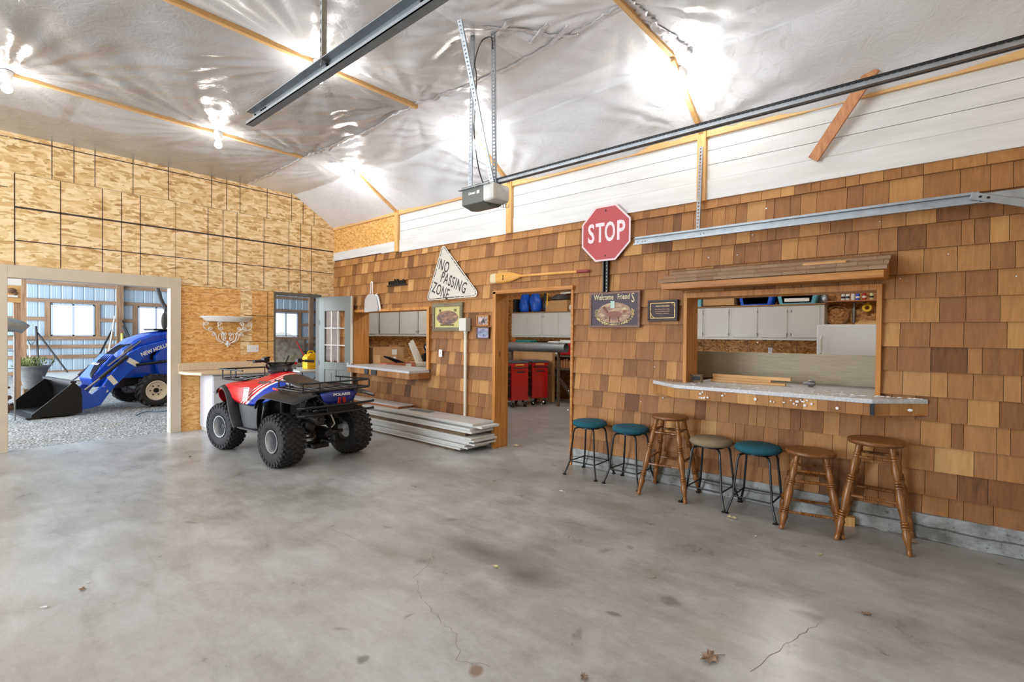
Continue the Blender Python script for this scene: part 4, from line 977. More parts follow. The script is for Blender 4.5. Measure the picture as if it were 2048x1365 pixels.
# no passing zone pennant
cx, cz = -5.51, 2.33
t = thing('no_passing_sign', 'weathered white triangular NO PASSING ZONE sign above the small window', 'sign', (cx, 4.90, cz))
P = [(-5.66-cx, 2.87-cz), (-6.03-cx, 2.035-cz), (-4.86-cx, 2.05-cz)]
mb = MB(); plate(mb, round_poly(P, .05), M, .003, .004); obj('plate', mb, mat('weathered_sign_white', (206, 200, 186), .5, var=.06, scale=7), t)
def shrink(P, k):
    c = Vector((sum(p[0] for p in P)/3, sum(p[1] for p in P)/3)); return [tuple(c+(Vector(p)-c)*k) for p in P]
random.seed(2)
def dense(Q, n=46):
    out = []
    for i in range(len(Q)):
        a, b = Vector(Q[i]), Vector(Q[(i+1) % len(Q)]); L = (b-a).length; q = max(1, int(L/.018))
        out += [tuple(a.lerp(b, k/q)) for k in range(q)]
    return out
A_ = dense(round_poly(shrink(P, .945), .04)); 
c_ = Vector((sum(p[0] for p in P)/3, sum(p[1] for p in P)/3)); B_ = [tuple(c_+(Vector(p)-c_)*(1-.014/max(.05, (Vector(p)-c_).length))) for p in A_]
mb = MB(); g = [random.random() < .16 for _ in A_]; outline(mb, A_, B_, M, .0006, .0074, lambda i: g[i]); obj('border', mb, M_LETK, t)
mb = MB(); rt = Matrix.Rotation(math.radians(-21.5), 4, 'Z')
for s, x, z_, w in (('NO', -5.625, 2.525, .60), ('PASSING', -5.42, 2.27, .60), ('ZONE', -5.70, 2.165, .58)):
    text_geo(mb, s, .158, M @ Matrix.Translation((x-cx, z_-cz, .0078)) @ rt, .0006, w, .008, spacing=1.12)
obj('lettering', mb, M_LETK, t)
mb = MB()
for _ in range(26): 
    a = random.uniform(-.42, .32); b = random.uniform(-.27, .28); mb.box(M @ Vector((a, b, .0083)), (random.uniform(.01, .05), .0012, .007), Matrix.Rotation(random.uniform(-.9, .9), 3, 'Y'))
obj('worn_patch', mb, mat('worn_white', (200, 194, 180), .55, var=.03), t)
# picture helper
def picture(name, label, cat, x0, x1, z0, z1, fw, fm, build, d=.025):
    t = thing(name, label, cat, ((x0+x1)/2, 4.905, (z0+z1)/2)); w, h = (x1-x0)/2, (z1-z0)/2
    mb = MB(); mb.span((-w, -d, h-fw), (w, .008, h)); mb.span((-w, -d, -h), (w, .008, -h+fw)); mb.span((-w, -d, -h+fw), (-w+fw, .008, h-fw)); mb.span((w-fw, -d, -h+fw), (w, .008, h-fw))
    obj('frame', mb, fm, t, bev=.002); build(t, w-fw, h-fw); return t
def flat_ellipse(mb, x, z, rx, rz, y, n=28): mb.ring([[(x+rx*math.cos(a), yy, z+rz*math.sin(a)) for a in np.linspace(0, 2*PI, n, endpoint=False)] for yy in (y+.001, y)])
def blobmat(name, cols, scale=9, st=(1, 1, 2)):
    k = NT(name); n = k.noise(k.pos(st), scale, 5, .6); k.P(Base_Color=k.ramp(n, [(.25+.5*i/(len(cols)-1), lin(c)) for i, c in enumerate(cols)]), Roughness=.6); return k.mat
M_SCENE = blobmat('lake_scene', [(62, 46, 44), (96, 76, 74), (150, 110, 84), (206, 160, 110)], 9, (1, 1, 3))
M_SCENE2 = blobmat('wildlife_scene', [(70, 60, 62), (140, 104, 88), (176, 150, 120), (214, 200, 160)], 12)
def b1(t, w, h):
    obj('panel', MB().span((-w, -.012, -h), (w, .006, h)), mat('olive_print', (196, 186, 118), .6, var=.06, scale=3), t)
    mb = MB(); flat_ellipse(mb, 0, -.01, w*.86, h*.68, -.0135); obj('scene', mb, M_SCENE, t)
    mb = MB(); mb.span((-w*.66, -.016, h*.50), (-w*.5, -.0125, h*.76)); mb.span((w*.56, -.016, h*.50), (w*.74, -.0125, h*.76)); mb.span((-w*.55, -.0145, -h*.86), (w*.55, -.0125, -h*.70)); obj('motif', mb, mat('olive_dark', (98, 84, 44), .6, var=.1), t)
    mb = MB(); text_geo(mb, 'Lost Inn', h*.19, M @ Matrix.Translation((0, h*.70, .0135)), .0008, .8); obj('lettering', mb, mat('print_cream', (226, 216, 160), .6, var=0), t)
picture('lodge_picture', 'square green printed lodge picture in a grey wooden frame', 'picture', -5.875, -5.22, 1.573, 1.985, .055, wood('frame_grey_wood', (132, 122, 98), (98, 88, 66), 'X', .7), b1)
def b2(t, w, h):
    obj('panel', MB().span((-w, -.016, -h), (w, .006, h)), mat('dark_print', (66, 56, 66), .6, var=.12, scale=5), t)
    mb = MB(); flat_ellipse(mb, 0, -.035, w*.74, h*.66, -.0175); obj('scene', mb, M_SCENE2, t)
    mb = MB(); flat_ellipse(mb, .0, -.055, w*.34, h*.22, -.0185); mb.cyl((-.055, -.0175, -.075), (-.055, -.0175, -.135), .008, n=6); mb.cyl((.05, -.0175, -.075), (.06, -.0175, -.135), .008, n=6); mb.sphere((.13, -.017, -.02), .02, 8, 6, (1.5, .1, .8)); mb.cyl((-.08, -.0175, -.03), (-.13, -.0175, .03), .014, n=6); obj('deer', mb, mat('print_deer', (128, 84, 66), .6, var=.1), t)
    mb = MB(); mb.box((-.02, -.0178, .055), (.05, .002, .08)); obj('waterfall', mb, mat('print_water', (178, 206, 196), .6, var=.1), t)
    mb = MB(); random.seed(8)
    for k in range(46):
        a = PI*.93+k/45*PI*1.14; rx, rz = w*.80, h*.76
        x, z_ = rx*math.cos(a), -.035+rz*math.sin(a); mb.box((x, -.0178, z_), (.034, .002, .010), Matrix.Rotation(random.uniform(-1.2, 1.2), 3, 'Y'))
    obj('wreath', mb, mat('print_gold', (200, 178, 122), .6, var=.15), t)
    mb = MB(); text_geo(mb, 'Welcome', .060, M @ Matrix.Translation((-w*.46, h*.80, .0165)), .001, .72, .006); text_geo(mb, 'Friend', .060, M @ Matrix.Translation((w*.40, h*.80, .0165)), .001, .68, .006); text_geo(mb, 'S', .105, M @ Matrix.Translation((w*.79, h*.70, .0165)), .001, .55, .004)
    obj('lettering', mb, mat('print_cream2', (222, 208, 166), .6, var=0), t)
    mb = MB()
    for zz in (-.08, .02, .1): mb.span((-w, -.0175, zz), (w, -.0158, zz+.002))
    obj('plank_gap', mb, M_BLACK, t)
picture('welcome_sign', 'dark wooden Welcome Friends sign with deer scene below the stop sign', 'sign', -3.10, -2.475, 1.615, 2.012, .026, wood('rustic_frame', (140, 108, 96), (104, 78, 68), 'X', .7), b2)
def b3(t, w, h):
    obj('panel', MB().span((-w, -.026, -h), (w, .006, h)), mat('plaque_plate', (50, 28, 34), .6, var=.05), t)
    mb = MB()
    for (a, b, c, d) in ((-w+.012, w-.012, h-.016, h-.012), (-w+.012, w-.012, -h+.012, -h+.016), (-w+.012, -w+.016, -h+.012, h-.012), (w-.016, w-.012, -h+.012, h-.012)): mb.span((a, -.0275, c), (b, -.0258, d))
    mb.tube([(w-.014-.05*(1-math.cos(a)), -.0272, h-.014-.06*(1-math.sin(a))) for a in np.linspace(0, PI/2, 10)], .0022, 5); mb.tube([(-w+.014+.06*(1-math.cos(a)), -.0272, -h+.014+.08*(1-math.sin(a))) for a in np.linspace(0, PI/2, 10)], .003, 5)
    obj('gold_border', mb, mat('gold_line', (214, 180, 100), .35, .3, .05), t)
    mb = MB(); text_geo(mb, 'ASIAN PROVERB', .014, M @ Matrix.Translation((.0, .045, .0268)), .0008, 1.0, .012)
    for s, z_ in (('When the cup is winter empty,', .014), ('its moods are always beautiful', -.008), ('and the drink is never a no.', -.030)): text_geo(mb, s, .0095, M @ Matrix.Translation((0, z_, .0268)), .0006, .92)
    obj('lettering', mb, mat('gold_text', (220, 190, 130), .5, var=0), t)
picture('plaque', 'small dark brown award plaque with gold border left of the bar window', 'plaque', -2.385, -2.062, 1.68, 1.898, .018, mat('plaque_wood', (44, 26, 22), .55, var=.1), b3, .03)
def b4(t, w, h):
    obj('panel', MB().span((-w, -.01, -h), (w, .006, h)), blobmat('photo_pink', [(200, 150, 160), (216, 190, 190), (70, 60, 54), (110, 96, 84)], 14, (1, 1, 1)), t)
    mb = MB(); mb.prism([(-.03, -h*.6), (.045, -h*.6), (.012, h*.6), (.002, h*.6)], 1, -.0115, -.01); obj('motif', mb, M_BLACK, t)
picture('small_picture', 'tiny framed picture with light wood frame, upper of the two', 'picture', -4.93, -4.70, 1.635+.012, 1.79, .016, M_CEDARX, b4)
def b5(t, w, h):
    obj('panel', MB().span((-w, -.01, -h), (w, .006, h)), mat('photo_mat', (178, 160, 186), .6, var=.04), t)
    mb = MB(); flat_ellipse(mb, 0, 0, w*.88, h*.84, -.0115); obj('scene', mb, blobmat('photo_blue', [(40, 38, 60), (100, 100, 136), (150, 160, 180), (80, 70, 110)], 16), t)
picture('small_picture', 'tiny dark framed purple picture, lower of the two', 'picture', -4.935, -4.69, 1.463+.005, 1.628, .016, mat('dark_frame', (64, 28, 24), .4, var=.05), b5)
# small cast word sign
t = thing('word_sign', 'small black metal word sign over the small window', 'sign', (-6.77, 4.885, 2.355)); mb = MB()
text_geo(mb, 'reads&nuts', .085, M @ Matrix.Translation((0, .015, 0)), .008, .86, .02, spacing=.93); obj('lettering', mb, M_BLKMET, t)
obj('bar', MB().span((-.27, -.006, -.05), (.25, .012, -.03)), M_BLKMET, t)
# paddle
t = thing('paddle', 'wooden paddle with red grip hanging above the doorway', 'paddle', (-4.66, 4.875, 2.278)); mb = MB()
rows = [(0, .050, .008), (.01, .058, .010), (.2, .066, .012), (.34, .064, .013), (.43, .046, .015), (.5, .026, .017), (.54, .017, .017)]
mb.ring([[(x, d*math.sin(a), w*math.cos(a)+.0*x) for a in np.linspace(0, 2*PI, 16, endpoint=False)] for x, w, d in rows]); obj('blade', mb, wood('paddle_wood', (224, 168, 84), (196, 134, 56), 'X', .35, 1, False), t)
mb = MB(); mb.ring([[(x, (d+.0008)*math.sin(a), (w+.0008)*math.cos(a)) for a in np.linspace(0, 2*PI, 16, endpoint=False)] for x, w, d in ((-.001, .050, .008), (.01, .058, .010), (.10, .063, .011))]); obj('worn_tip', mb, mat('worn_tip', (214, 196, 156), .5, var=.06), t)
obj('shaft', MB().cyl((.53, 0, 0), (1.40, 0, -.012), .016, n=14), wood('paddle_shaft', (224, 170, 96), (206, 148, 74), 'X', .35, 1, False), t)
obj('grip', MB().lathe((1.39, 0, -.012), (1.555, 0, -.014), [(0, .017), (.1, .0185), (.8, .019), (.95, .016), (1, .01)], 14), mat('grip_red', (134, 44, 40), .4, var=.06), t)
obj('cleat', MB().span((.235, -.02, -.035), (.243, -.011, .03)), M_GREYWOOD, t)
# dustpan and brush
t = thing('dustpan', 'white dustpan with brush hanging over the small window corner', 'dustpan', (-7.46, 4.872, 2.06))
mb = MB(); P = round_poly([(-.205, -.17), (.215, -.15), (.15, .09), (.07, .14), (-.10, .14), (-.19, .06)], .03); plate(mb, P, M, .02, .0); obj('pan', mb, mat('dustpan_grey', (186, 178, 176), .45, var=.04), t, bev=.004)
mb = MB(); mb.tube(curve3([(-.055, 0, .12), (-.02, -.01, .22), (-.012, -.01, .33), (.01, -.012, .352), (.035, -.01, .33), (.03, -.01, .24), (.02, 0, .12)], 6), .009, 7); obj('handle', mb, M_WHITE, t)
mb = MB(); mb.tube([(.10, .012, .13), (.165, .012, .08), (.20, .012, -.02), (.235, .012, -.15)], .018, 8); obj('brush_back', mb, M_WHITE, t)
mb = MB()
for k in range(5): mb.tube([(.13+.02*k, .0, .135-.035*k), (.165+.018*k, -.004, .15-.035*k)], .006, 5)
obj('bristles', mb, M_WHITE, t)
# conduit, switches
t = thing('conduit', 'pale grey electrical conduit with junction box running down the shingles', 'conduit', (-5.14, 4.88, 0))
obj('pipe', MB().cyl((0, 0, .22), (0, 0, 1.57), .022, n=14), M_CREAM, t); obj('junction_box', MB().span((-.068, -.055, 1.57), (.068, .03, 1.755)), mat('box_grey', (200, 198, 186), .5, var=.02), t, bev=.006); obj('box_lid', MB().span((-.07, -.066, 1.575), (.07, -.056, 1.75)), mat('box_lid', (210, 208, 196), .5, var=.02), t, bev=.004); obj('coupling', MB().cyl((0, 0, 1.54), (0, 0, 1.57), .03, n=14), M_CREAM, t)
t = thing('light_switch', 'white single switch plate on the shingles left of the conduit', 'switch', (-5.70, 4.905, 1.243)); obj('plate', MB().span((-.035, -.008, -.055), (.035, .005, .055)), M_WHITE, t, bev=.002); obj('toggle', MB().span((-.006, -.018, -.01), (.006, -.008, .014)), M_CREAM, t)
# loose slanting board high on the wall
t = thing('brace_board', 'loose pine board leaning diagonally over the white boards', 'board', (-.68, 4.79, 3.31)); obj('board', MB().box((0, 0, 0), (.085, .025, .72), Matrix((Vector((.79, 0, -.61)), Vector((.146, .97, .19)), Vector((.595, -.24, .767)))).transposed()), wood('brace_wood', (196, 138, 92), (156, 100, 60), 'Z', .6), t, bev=.002)
random.seed(31); m = MB()
for k in range(46): m.sphere((random.uniform(-4, 1.0), 4.918, random.uniform(.4, 2.8)), random.uniform(.004, .009), 6, 4, (1, .4, 1))
tag(obj('fluff_specks', m, M_FLUFF), 'tiny white insulation specks stuck on the cedar shingles', 'fluff', kind='stuff')

# ------------------------------------------------------------------ garage door hardware
def perforated(mb, a, b, w, th, side, pitch=.03, hole=.5, flange=True):
    """punched steel strap from a to b; side = direction of its width"""
    a = Vector(a); b = Vector(b); d = (b-a); L = d.length; d.normalize(); s = Vector(side); s = (s-d*s.dot(d)).normalized(); n = d.cross(s)
    R = Matrix((s, n, d)).transposed()
    for sg in (-1, 1): mb.box((a+b)/2+s*sg*w*.36, (w*.28, th, L), R)
    K = int(L/pitch)
    for k in range(K+1): mb.box(a+d*(k*L/K), (w*.5, th, pitch*(1-hole)), R)
    if flange: mb.box((a+b)/2+s*w*.5+n*w*.22, (th, w*.45, L), R)
def track(mb, x0, x1, y, z, h=.065, d=.035):
    t_ = .003
    mb.span((x0, y, z-h/2), (x1, y+t_, z+h/2)); mb.span((x0, y-d, z+h/2-t_), (x1, y, z+h/2)); mb.span((x0, y-d*1.0, z-h/2), (x1, y, z-h/2+t_)); mb.span((x0, y-d, z-h/2), (x1, y-d+t_, z-h/2+.014)); mb.span((x0, y-.001, z+h/2), (x1, y+t_-.001, z+h/2+.022))
t = thing('door_track', 'galvanised overhead door track running along the shingled wall', 'door track', (0, 0, 0), 0, 'overhead door tracks')
mb = MB(); track(mb, -2.485, .14, 4.77, 2.5); obj('rail', mb, M_GALV, t)
mb = MB()
pts = [(.14+.40*math.sin(a), 4.755, 2.47-.40*(1-math.cos(a))) for a in np.linspace(0, PI/2, 12)]+[(.54, 4.755, .1)]
for (p, q) in zip(pts[:-1], pts[1:]):
    p = Vector(p); q = Vector(q); d = (q-p); L = d.length; R = Matrix.Rotation(math.atan2(-d.z, d.x), 3, 'Y'); mb.box((p+q)/2, (L*1.06, .034, .008), R); mb.box((p+q)/2+R @ Vector((0, .016, .03)), (L*1.08, .003, .06), R)
obj('curved_rail', mb, M_GALV, t)
mb = MB(); mb.span((.14, 4.765, 2.475), (1.1, 4.772, 2.535)); obj('header_angle', mb, M_GALVD, t)
mb = MB(); d = Vector((.44, 0, -.16)); mb.box((.33, 4.735, 2.44), (.50, .006, .052), Matrix.Rotation(math.atan2(.16, .44), 3, 'Y')); obj('brace_plate', mb, M_GALVD, t, bev=.003)
mb = MB()
for x_, z_ in ((.145, 2.508), (.185, 2.495), (.37, 2.425), (-1.80, 2.5), (-1.77, 2.505), (-2.45, 2.5), (-2.40, 2.5), (-2.37, 2.5)): mb.cyl((x_, 4.742 if x_ > 0 else 4.766, z_), (x_, 4.728 if x_ > 0 else 4.772, z_), .009 if x_ > 0 else .005, n=8)
obj('bolt', mb, M_BLKMET, t)
mb = MB(); perforated(mb, (-1.842, 4.80, 2.50), (-1.842, 4.862, 3.36), .034, .003, (1, 0, 0), .032); obj('hanger', mb, M_GALVD, t)
t = thing('door_track', 'galvanised overhead door track hanging alone under the ceiling film', 'door track', (0, 0, 0), 0, 'overhead door tracks')
mb = MB(); track(mb, -2.43, 1.1, .95, 2.5, .062, .030); mb.span((-2.43, .950, 2.53), (1.1, .953, 2.548)); obj('rail', mb, M_GALV, t)
mb = MB(); perforated(mb, (-1.765, .93, 2.52), (-1.765, .93, 3.95), .036, .003, (1, -.3, 0), .034); obj('hanger', mb, M_GALVD, t)
for x_ in (-2.4, -2.33, -2.31, -2.29, -1.75, -1.2, -1.18, -1.16, -1.1): obj('bolt_head', MB().cyl((x_, .944, 2.515), (x_, .951, 2.515), .005, n=8), M_BLKMET, t)
# opener
t = thing('garage_door_opener', 'grey and white garage door opener hanging from punched steel angles', 'garage door opener', (-2.90, 2.94, 2.59))
mb = MB(); P = [(-.115, .04), (-.115, .14), (.115, .14), (.115, .04), (.09, -.0), (0, -.028), (-.09, -.0)]
mb = MB(); mb.prism([(-.11, .14), (.11, .14), (.11, .0), (.07, -.025), (-.0, -.035), (-.11, -.01)], 0, -.14, .11); obj('housing', mb, mat('opener_grey', (98, 102, 98), .45, var=.04), t, bev=.006)
mb = MB()
rings = []
for x_, k in ((.111, 1), (.14, 1.0), (.175, .96), (.20, .82), (.205, .7)): rings.append([(x_, y_*k, .06+(z_-.06)*k) for (y_, z_) in round_poly([(-.112, .142), (-.112, -.012), (.112, .0), (.112, .142)], .02, 3)])
mb.ring(rings); obj('light_lens', mb, mat('lens_white', (214, 214, 212), .35, var=.02), t)
mb = MB(); text_geo(mb, 'Linear', .022, Matrix.Translation((-.02, -.1105, .075)) @ M, .001, 1.0, .03); obj('lettering', mb, M_LETTER, t)
mb = MB(); mb.box((.05, -.1112, .075), (.03, .001, .026)); obj('badge', mb, M_LETTER, t)
mb = MB()
for k in range(3): mb.tube([(.13+.012*k, .06+.02*k, -.0), (.14+.012*k, .06+.02*k, -.03), (.15+.012*k, .075+.02*k, -.03), (.15+.012*k, .08+.02*k, 0)], .003, 5)
obj('hook', mb, M_STEEL, t)
mb = MB(); mb.span((.02, -.022, .142), (3.9, .0, .146)); mb.span((.02, -.024, .142), (3.9, -.020, .178)); mb.span((.02, .018, .142), (3.9, .022, .178)); mb.span((.02, -.024, .174), (3.9, .022, .178)); obj('rail', mb, M_GALVD, t)
mb = MB()
for k in range(150): mb.box((.06+.0255*k, -.03, .168), (.017, .006, .010))
for k in range(150): mb.box((.073+.0255*k, -.03, .168), (.012, .003, .005))
obj('chain', mb, M_BLKMET, t)
mb = MB(); perforated(mb, (-.055, -.10, .12), (-.02, -.12, 1.36), .03, .003, (1, .3, 0), .028); obj('hanger', mb, M_GALVD, t)
mb = MB(); perforated(mb, (.17-.01, -.04, .13), (.12, -.03, 1.36), .034, .003, (1, .3, 0), .028); obj('hanger', mb, M_GALVD, t)
mb = MB(); perforated(mb, (.15, -.055, .13), (.10, -.40, 1.37), .034, .003, (1, .3, 0), .028); obj('hanger', mb, M_GALVD, t)
obj('mount_bar', MB().span((-.17, -.13, .115), (.18, -.10, .122)).span((-.17, .06, .115), (.18, .09, .122)).span((-.16, -.10, .118), (-.14, .08, .145)), M_GALVD, t)
mb = MB(); mb.tube(curve3([(.06, -.06, .14), (.03, -.09, .28), (-.01, -.10, .55), (.0, -.10, .8), (.02, -.11, 1.0), (.0, -.11, 1.12), (.04, -.08, 1.28), (.12, -.05, 1.30), (.14, -.05, 1.2)]), .005, 6); obj('power_cord', mb, M_BLACK, t)

# ------------------------------------------------------------------ stack of boards by the wall
G = 'white boards stacked along the wall'
def board(label, x0, x1, y0, y1, z0, z1, mt): tag(obj('board', MB().span((x0, y0, z0), (x1, y1, z1)), mt, bev=.002), label, 'board', G)
board('brown wooden sleeper on the floor under the white board stack', -7.25, -4.86, 4.43, 4.60, 0, .028, M_GREYWOOD)
lows = [(-4.74, 4.415, 4.80), (-4.62, 4.43, 4.84), (-4.66, 4.42, 4.86), (-4.52, 4.46, 4.86), (-4.60, 4.44, 4.84), (-4.50, 4.43, 4.86), (-4.54, 4.42, 4.86)]
ords = ['bottom', 'second', 'third', 'fourth', 'fifth', 'sixth', 'seventh']
z = .028
for k, (x1, y0, y1) in enumerate(lows):
    board('white painted board, %s from below in the low pile behind the quad' % ords[k], -7.2-.05*(k % 3), x1, y0, y1, z, z+.022, M_WBOARD); z += .0255
board('brown weathered plank sandwiched between the two piles of white boards', -7.1, -4.70, 4.47, 4.62, z, z+.045, M_GREYWOOD); z0 = z+.045
for k, (x1, y0, y1, lb) in enumerate([(-4.57, 4.455, 4.86, 'lowest'), (-4.60, 4.46, 4.85, 'second'), (-4.47, 4.54, 4.87, 'third, sticking out,'), (-4.565, 4.47, 4.86, 'topmost long')]):
    board('white painted board, %s in the upper pile beside the wooden post' % lb, -7.1, x1, y0, y1, z0, z0+.030, M_WBOARD); z0 += .0325
board('bare reddish board under the short white board on top', -7.9, -6.30, 4.58, 4.84, z0, z0+.032, M_REDWOOD)
board('short white board lying on top of the whole stack', -7.95, -6.27, 4.57, 4.85, z0+.033, z0+.046, M_WBOARD)
tag(obj('shingle_scrap', MB().box((-5.9, 4.72, z0+.004), (.42, .14, .006), Matrix.Rotation(.06, 3, 'Z')), mat('grey_shingle', (130, 132, 134), .7)), 'grey thin scrap lying on the white boards near the wall', 'scrap')

# ------------------------------------------------------------------ stools
def metal_stool(label, x, y, rz, fabric, zt=.60):
    t = thing('metal_stool', label, 'stool', (x, y, 0), rz, 'round stools along the bar wall')
    zf = zt-.075
    mb = MB(); R_s = .188
    mb.lathe((0, 0, zt-.07), (0, 0, zt), [(0, R_s*.80), (.08, R_s*.92), (.3, R_s*1.0), (.55, R_s*1.0), (.8, R_s*.93), (.93, R_s*.78), (.985, R_s*.5), (1, R_s*.1)], 36)
    obj('seat', mb, fabric, t, angle=80)
    obj('seat_plate', MB().cyl((0, 0, zf-.014), (0, 0, zf+.004), R_s*.62, n=28), M_BLKMET, t)
    for sx, sy in ((-1, -1), (1, -1), (1, 1), (-1, 1)):
        P = [(.02, zf-.012), (.095, zf-.010), (.117, zf-.022), (.128, zf-.06), (.132, zf-.12), (.146, .26), (.153, .15), (.165, .11), (.192, .018)]
        mb = MB(); mb.tube([(sx*a, sy*a, b) for a, b in P], .0095, 8); l = obj('leg', mb, M_BLKMET, t)
        obj('foot', MB().lathe((sx*.195, sy*.195, 0), (sx*.193, sy*.193, .022), [(0, .022), (.3, .024), (.5, .012), (1, .010)], 12), M_BLKMET, l)
    mb = MB(); c = [(-.153, -.153, .15), (.153, -.153, .15), (.153, .153, .15), (-.153, .153, .15)]
    for a, b in zip(c, c[1:]+c[:1]): mb.cyl(a, b, .007, n=8)
    obj('footrest', mb, M_BLKMET, t)
    return t
metal_stool('teal-topped metal stool beside the doorway, first in the row', -2.965, 4.700, .02, M_TEAL)
metal_stool('teal-topped metal stool left of the tall wooden one', -2.472, 4.700, 0, M_TEAL)
metal_stool('taupe-topped black metal stool, the only one of that colour', -1.640, 4.672, -.03, M_TAUPE)
metal_stool('teal-topped metal stool right of the taupe one', -1.238, 4.665, .0, M_TEAL)
LEGP = [(t_, r_*(1.10 if r_ > .0235 else .94)) for t_, r_ in [(0, .017), (.012, .021), (.03, .019), (.055, .019), (.06, .0225), (.07, .017), (.10, .021), (.19, .027), (.235, .021), (.24, .026), (.25, .026), (.255, .020), (.265, .026), (.275, .026), (.28, .020), (.29, .025), (.30, .025), (.31, .019), (.42, .0255), (.52, .027), (.60, .020), (.605, .025), (.62, .025), (.625, .019), (.635, .025), (.645, .025), (.65, .019), (.66, .025), (.67, .025), (.68, .018), (.76, .024), (.83, .022), (.86, .017), (.865, .023), (.88, .023), (.885, .017), (.895, .023), (.905, .023), (.91, .017), (.95, .022), (1, .02)]]
def wood_stool(label, x, y, rz, zt, rs=.175, spread=.205, rungs=(.24, .30, .56)):
    t = thing('wooden_stool', label, 'stool', (x, y, 0), rz, 'turned wooden stools along the bar wall')
    obj('seat', MB().lathe((0, 0, zt-.034), (0, 0, zt), [(0, rs*.90), (.12, rs*.955), (.35, rs*.995), (.6, rs), (.85, rs*.985), (.97, rs*.96), (1, rs*.93)], 40), M_OAKSEAT, t, angle=50)
    top = zt-.03
    def leg_at(sx, sy, z_): f = 1-z_/top; a = .098+(spread-.098)*f; return Vector((sx*a, sy*a, z_))
    cs = [(-1, -1), (1, -1), (1, 1), (-1, 1)]
    for sx, sy in cs: obj('leg', MB().lathe(leg_at(sx, sy, 0), leg_at(sx, sy, top), LEGP, 14), M_OAK, t)
    for i, ((ax, ay), (bx, by)) in enumerate(zip(cs, cs[1:]+cs[:1])):
        hs = [rungs[0], rungs[2]] if i % 2 == 0 else [rungs[0]+.05, rungs[2]+.02]
        if len(rungs) > 3: hs.append(rungs[3])
        for h in hs:
            pr = [(0, .008), (.08, .009), (.2, .011), (.28, .010)]
            u = .30
            while u < .70: pr += [(u, .0105), (u+.012, .0145), (u+.024, .0105)]; u += .036
            pr += [(.72, .010), (.8, .011), (.92, .009), (1, .008)]
            obj('stretcher', MB().lathe(leg_at(ax, ay, h), leg_at(bx, by, h), pr, 10), M_OAK, t)
    return t
wood_stool('tall turned wooden stool between teal and taupe metal stools', -2.032, 4.662, .10, .757, .172, .222, (.30, .34, .60))
wood_stool('lower turned wooden stool beside the rightmost metal stool', -.835, 4.640, .24, .612, .182, .205, (.14, .18, .38, .47)[:3]+(.46,))
wood_stool('tallest turned wooden stool at the end of the row', -.408, 4.668, .02, .757, .186, .218, (.34, .36, .63, .68)[:3])
t = thing('wood_offcut', 'small wooden offcut on the floor behind the last two stools', 'offcut', (-.60, 4.86, 0), .3); obj('block', MB().span((-.04, -.03, 0), (.04, .03, .075)), M_PINE, t)

# leaves and scraps on the concrete
def leaf(label, x, y, s, mt, seed, rz=0):
    random.seed(seed); m = MB(); n = 18; rings = []
    lob = [1, .55, .9, .5, .8, .45, .75, .5, .6, .4, .6, .5, .75, .45, .8, .5, .9, .55]
    rows = []
    for k in range(n+1):
        a = 2*PI*k/n; r = s*lob[k % n]*random.uniform(.8, 1.1)
        rows.append([(r*q*math.cos(a), r*q*.75*math.sin(a), .004+s*.22*q*q*abs(math.sin(a*1.5+seed))) for q in (0, .35, .7, 1)])
    rows[-1] = rows[0]; m.grid(rows); m.tube([(0, 0, .004), (-s*.6, s*.1, .006), (-s*1.1, s*.3, .004)], .0015, 5)
    o = obj('dead_leaf', m, mt, solid=.0008); o.location = (x, y, .001); o.rotation_euler = (0, 0, rz); tag(o, label, 'leaf', 'dry leaves on the garage floor')
for k, (x, y, s, mt, lb) in enumerate([(-3.811, .544, .032, M_LEAF, 'brown curled leaf far to the left on the concrete'), (-3.71, .374, .020, M_FLUFF, 'pale scrap just in front of the brown curled leaf'), (-3.891, .583, .016, M_FLUFF, 'tiny pale scrap behind the brown curled leaf'),
        (-2.209, 2.387, .035, M_LEAFP, 'pale leaf lying on the dark oil stain'), (-.831, 2.391, .075, M_LEAF, 'large curled grey-brown leaf by the tan ring stain'), (-1.358, 4.373, .06, M_LEAFP, 'pale torn leaf in front of the taupe stool'),
        (-.329, 3.347, .036, M_LEAF, 'narrow brown leaf in the open right half of the floor'), (-.661, 4.052, .024, M_LEAFP, 'small pale leaf in front of the lower wooden stool'), (-1.198, 1.876, .035, M_LEAF, 'brown leaf at the bottom edge of view'),
        (-2.824, 3.981, .032, M_FLUFF, 'white scrap on the floor before the first metal stool'), (-4.445, 5.194, .075, M_LEAFP, 'pale curled leaf in the doorway to the tool room'), (-.201, 4.759, .06, M_LEAF, 'brown leaf beneath the tallest wooden stool'),
        (-5.0, 4.40, .03, M_LEAF, 'small leaf in front of the low board pile'), (-1.093, 4.092, .012, M_FLUFF, 'tiny white fleck in front of the rightmost metal stool'), (-6.95, 2.0, .03, M_LEAF, 'small leaf beside the quad front tyre')]):
    leaf(lb, x, y, s, mt, k+1, k*1.1)
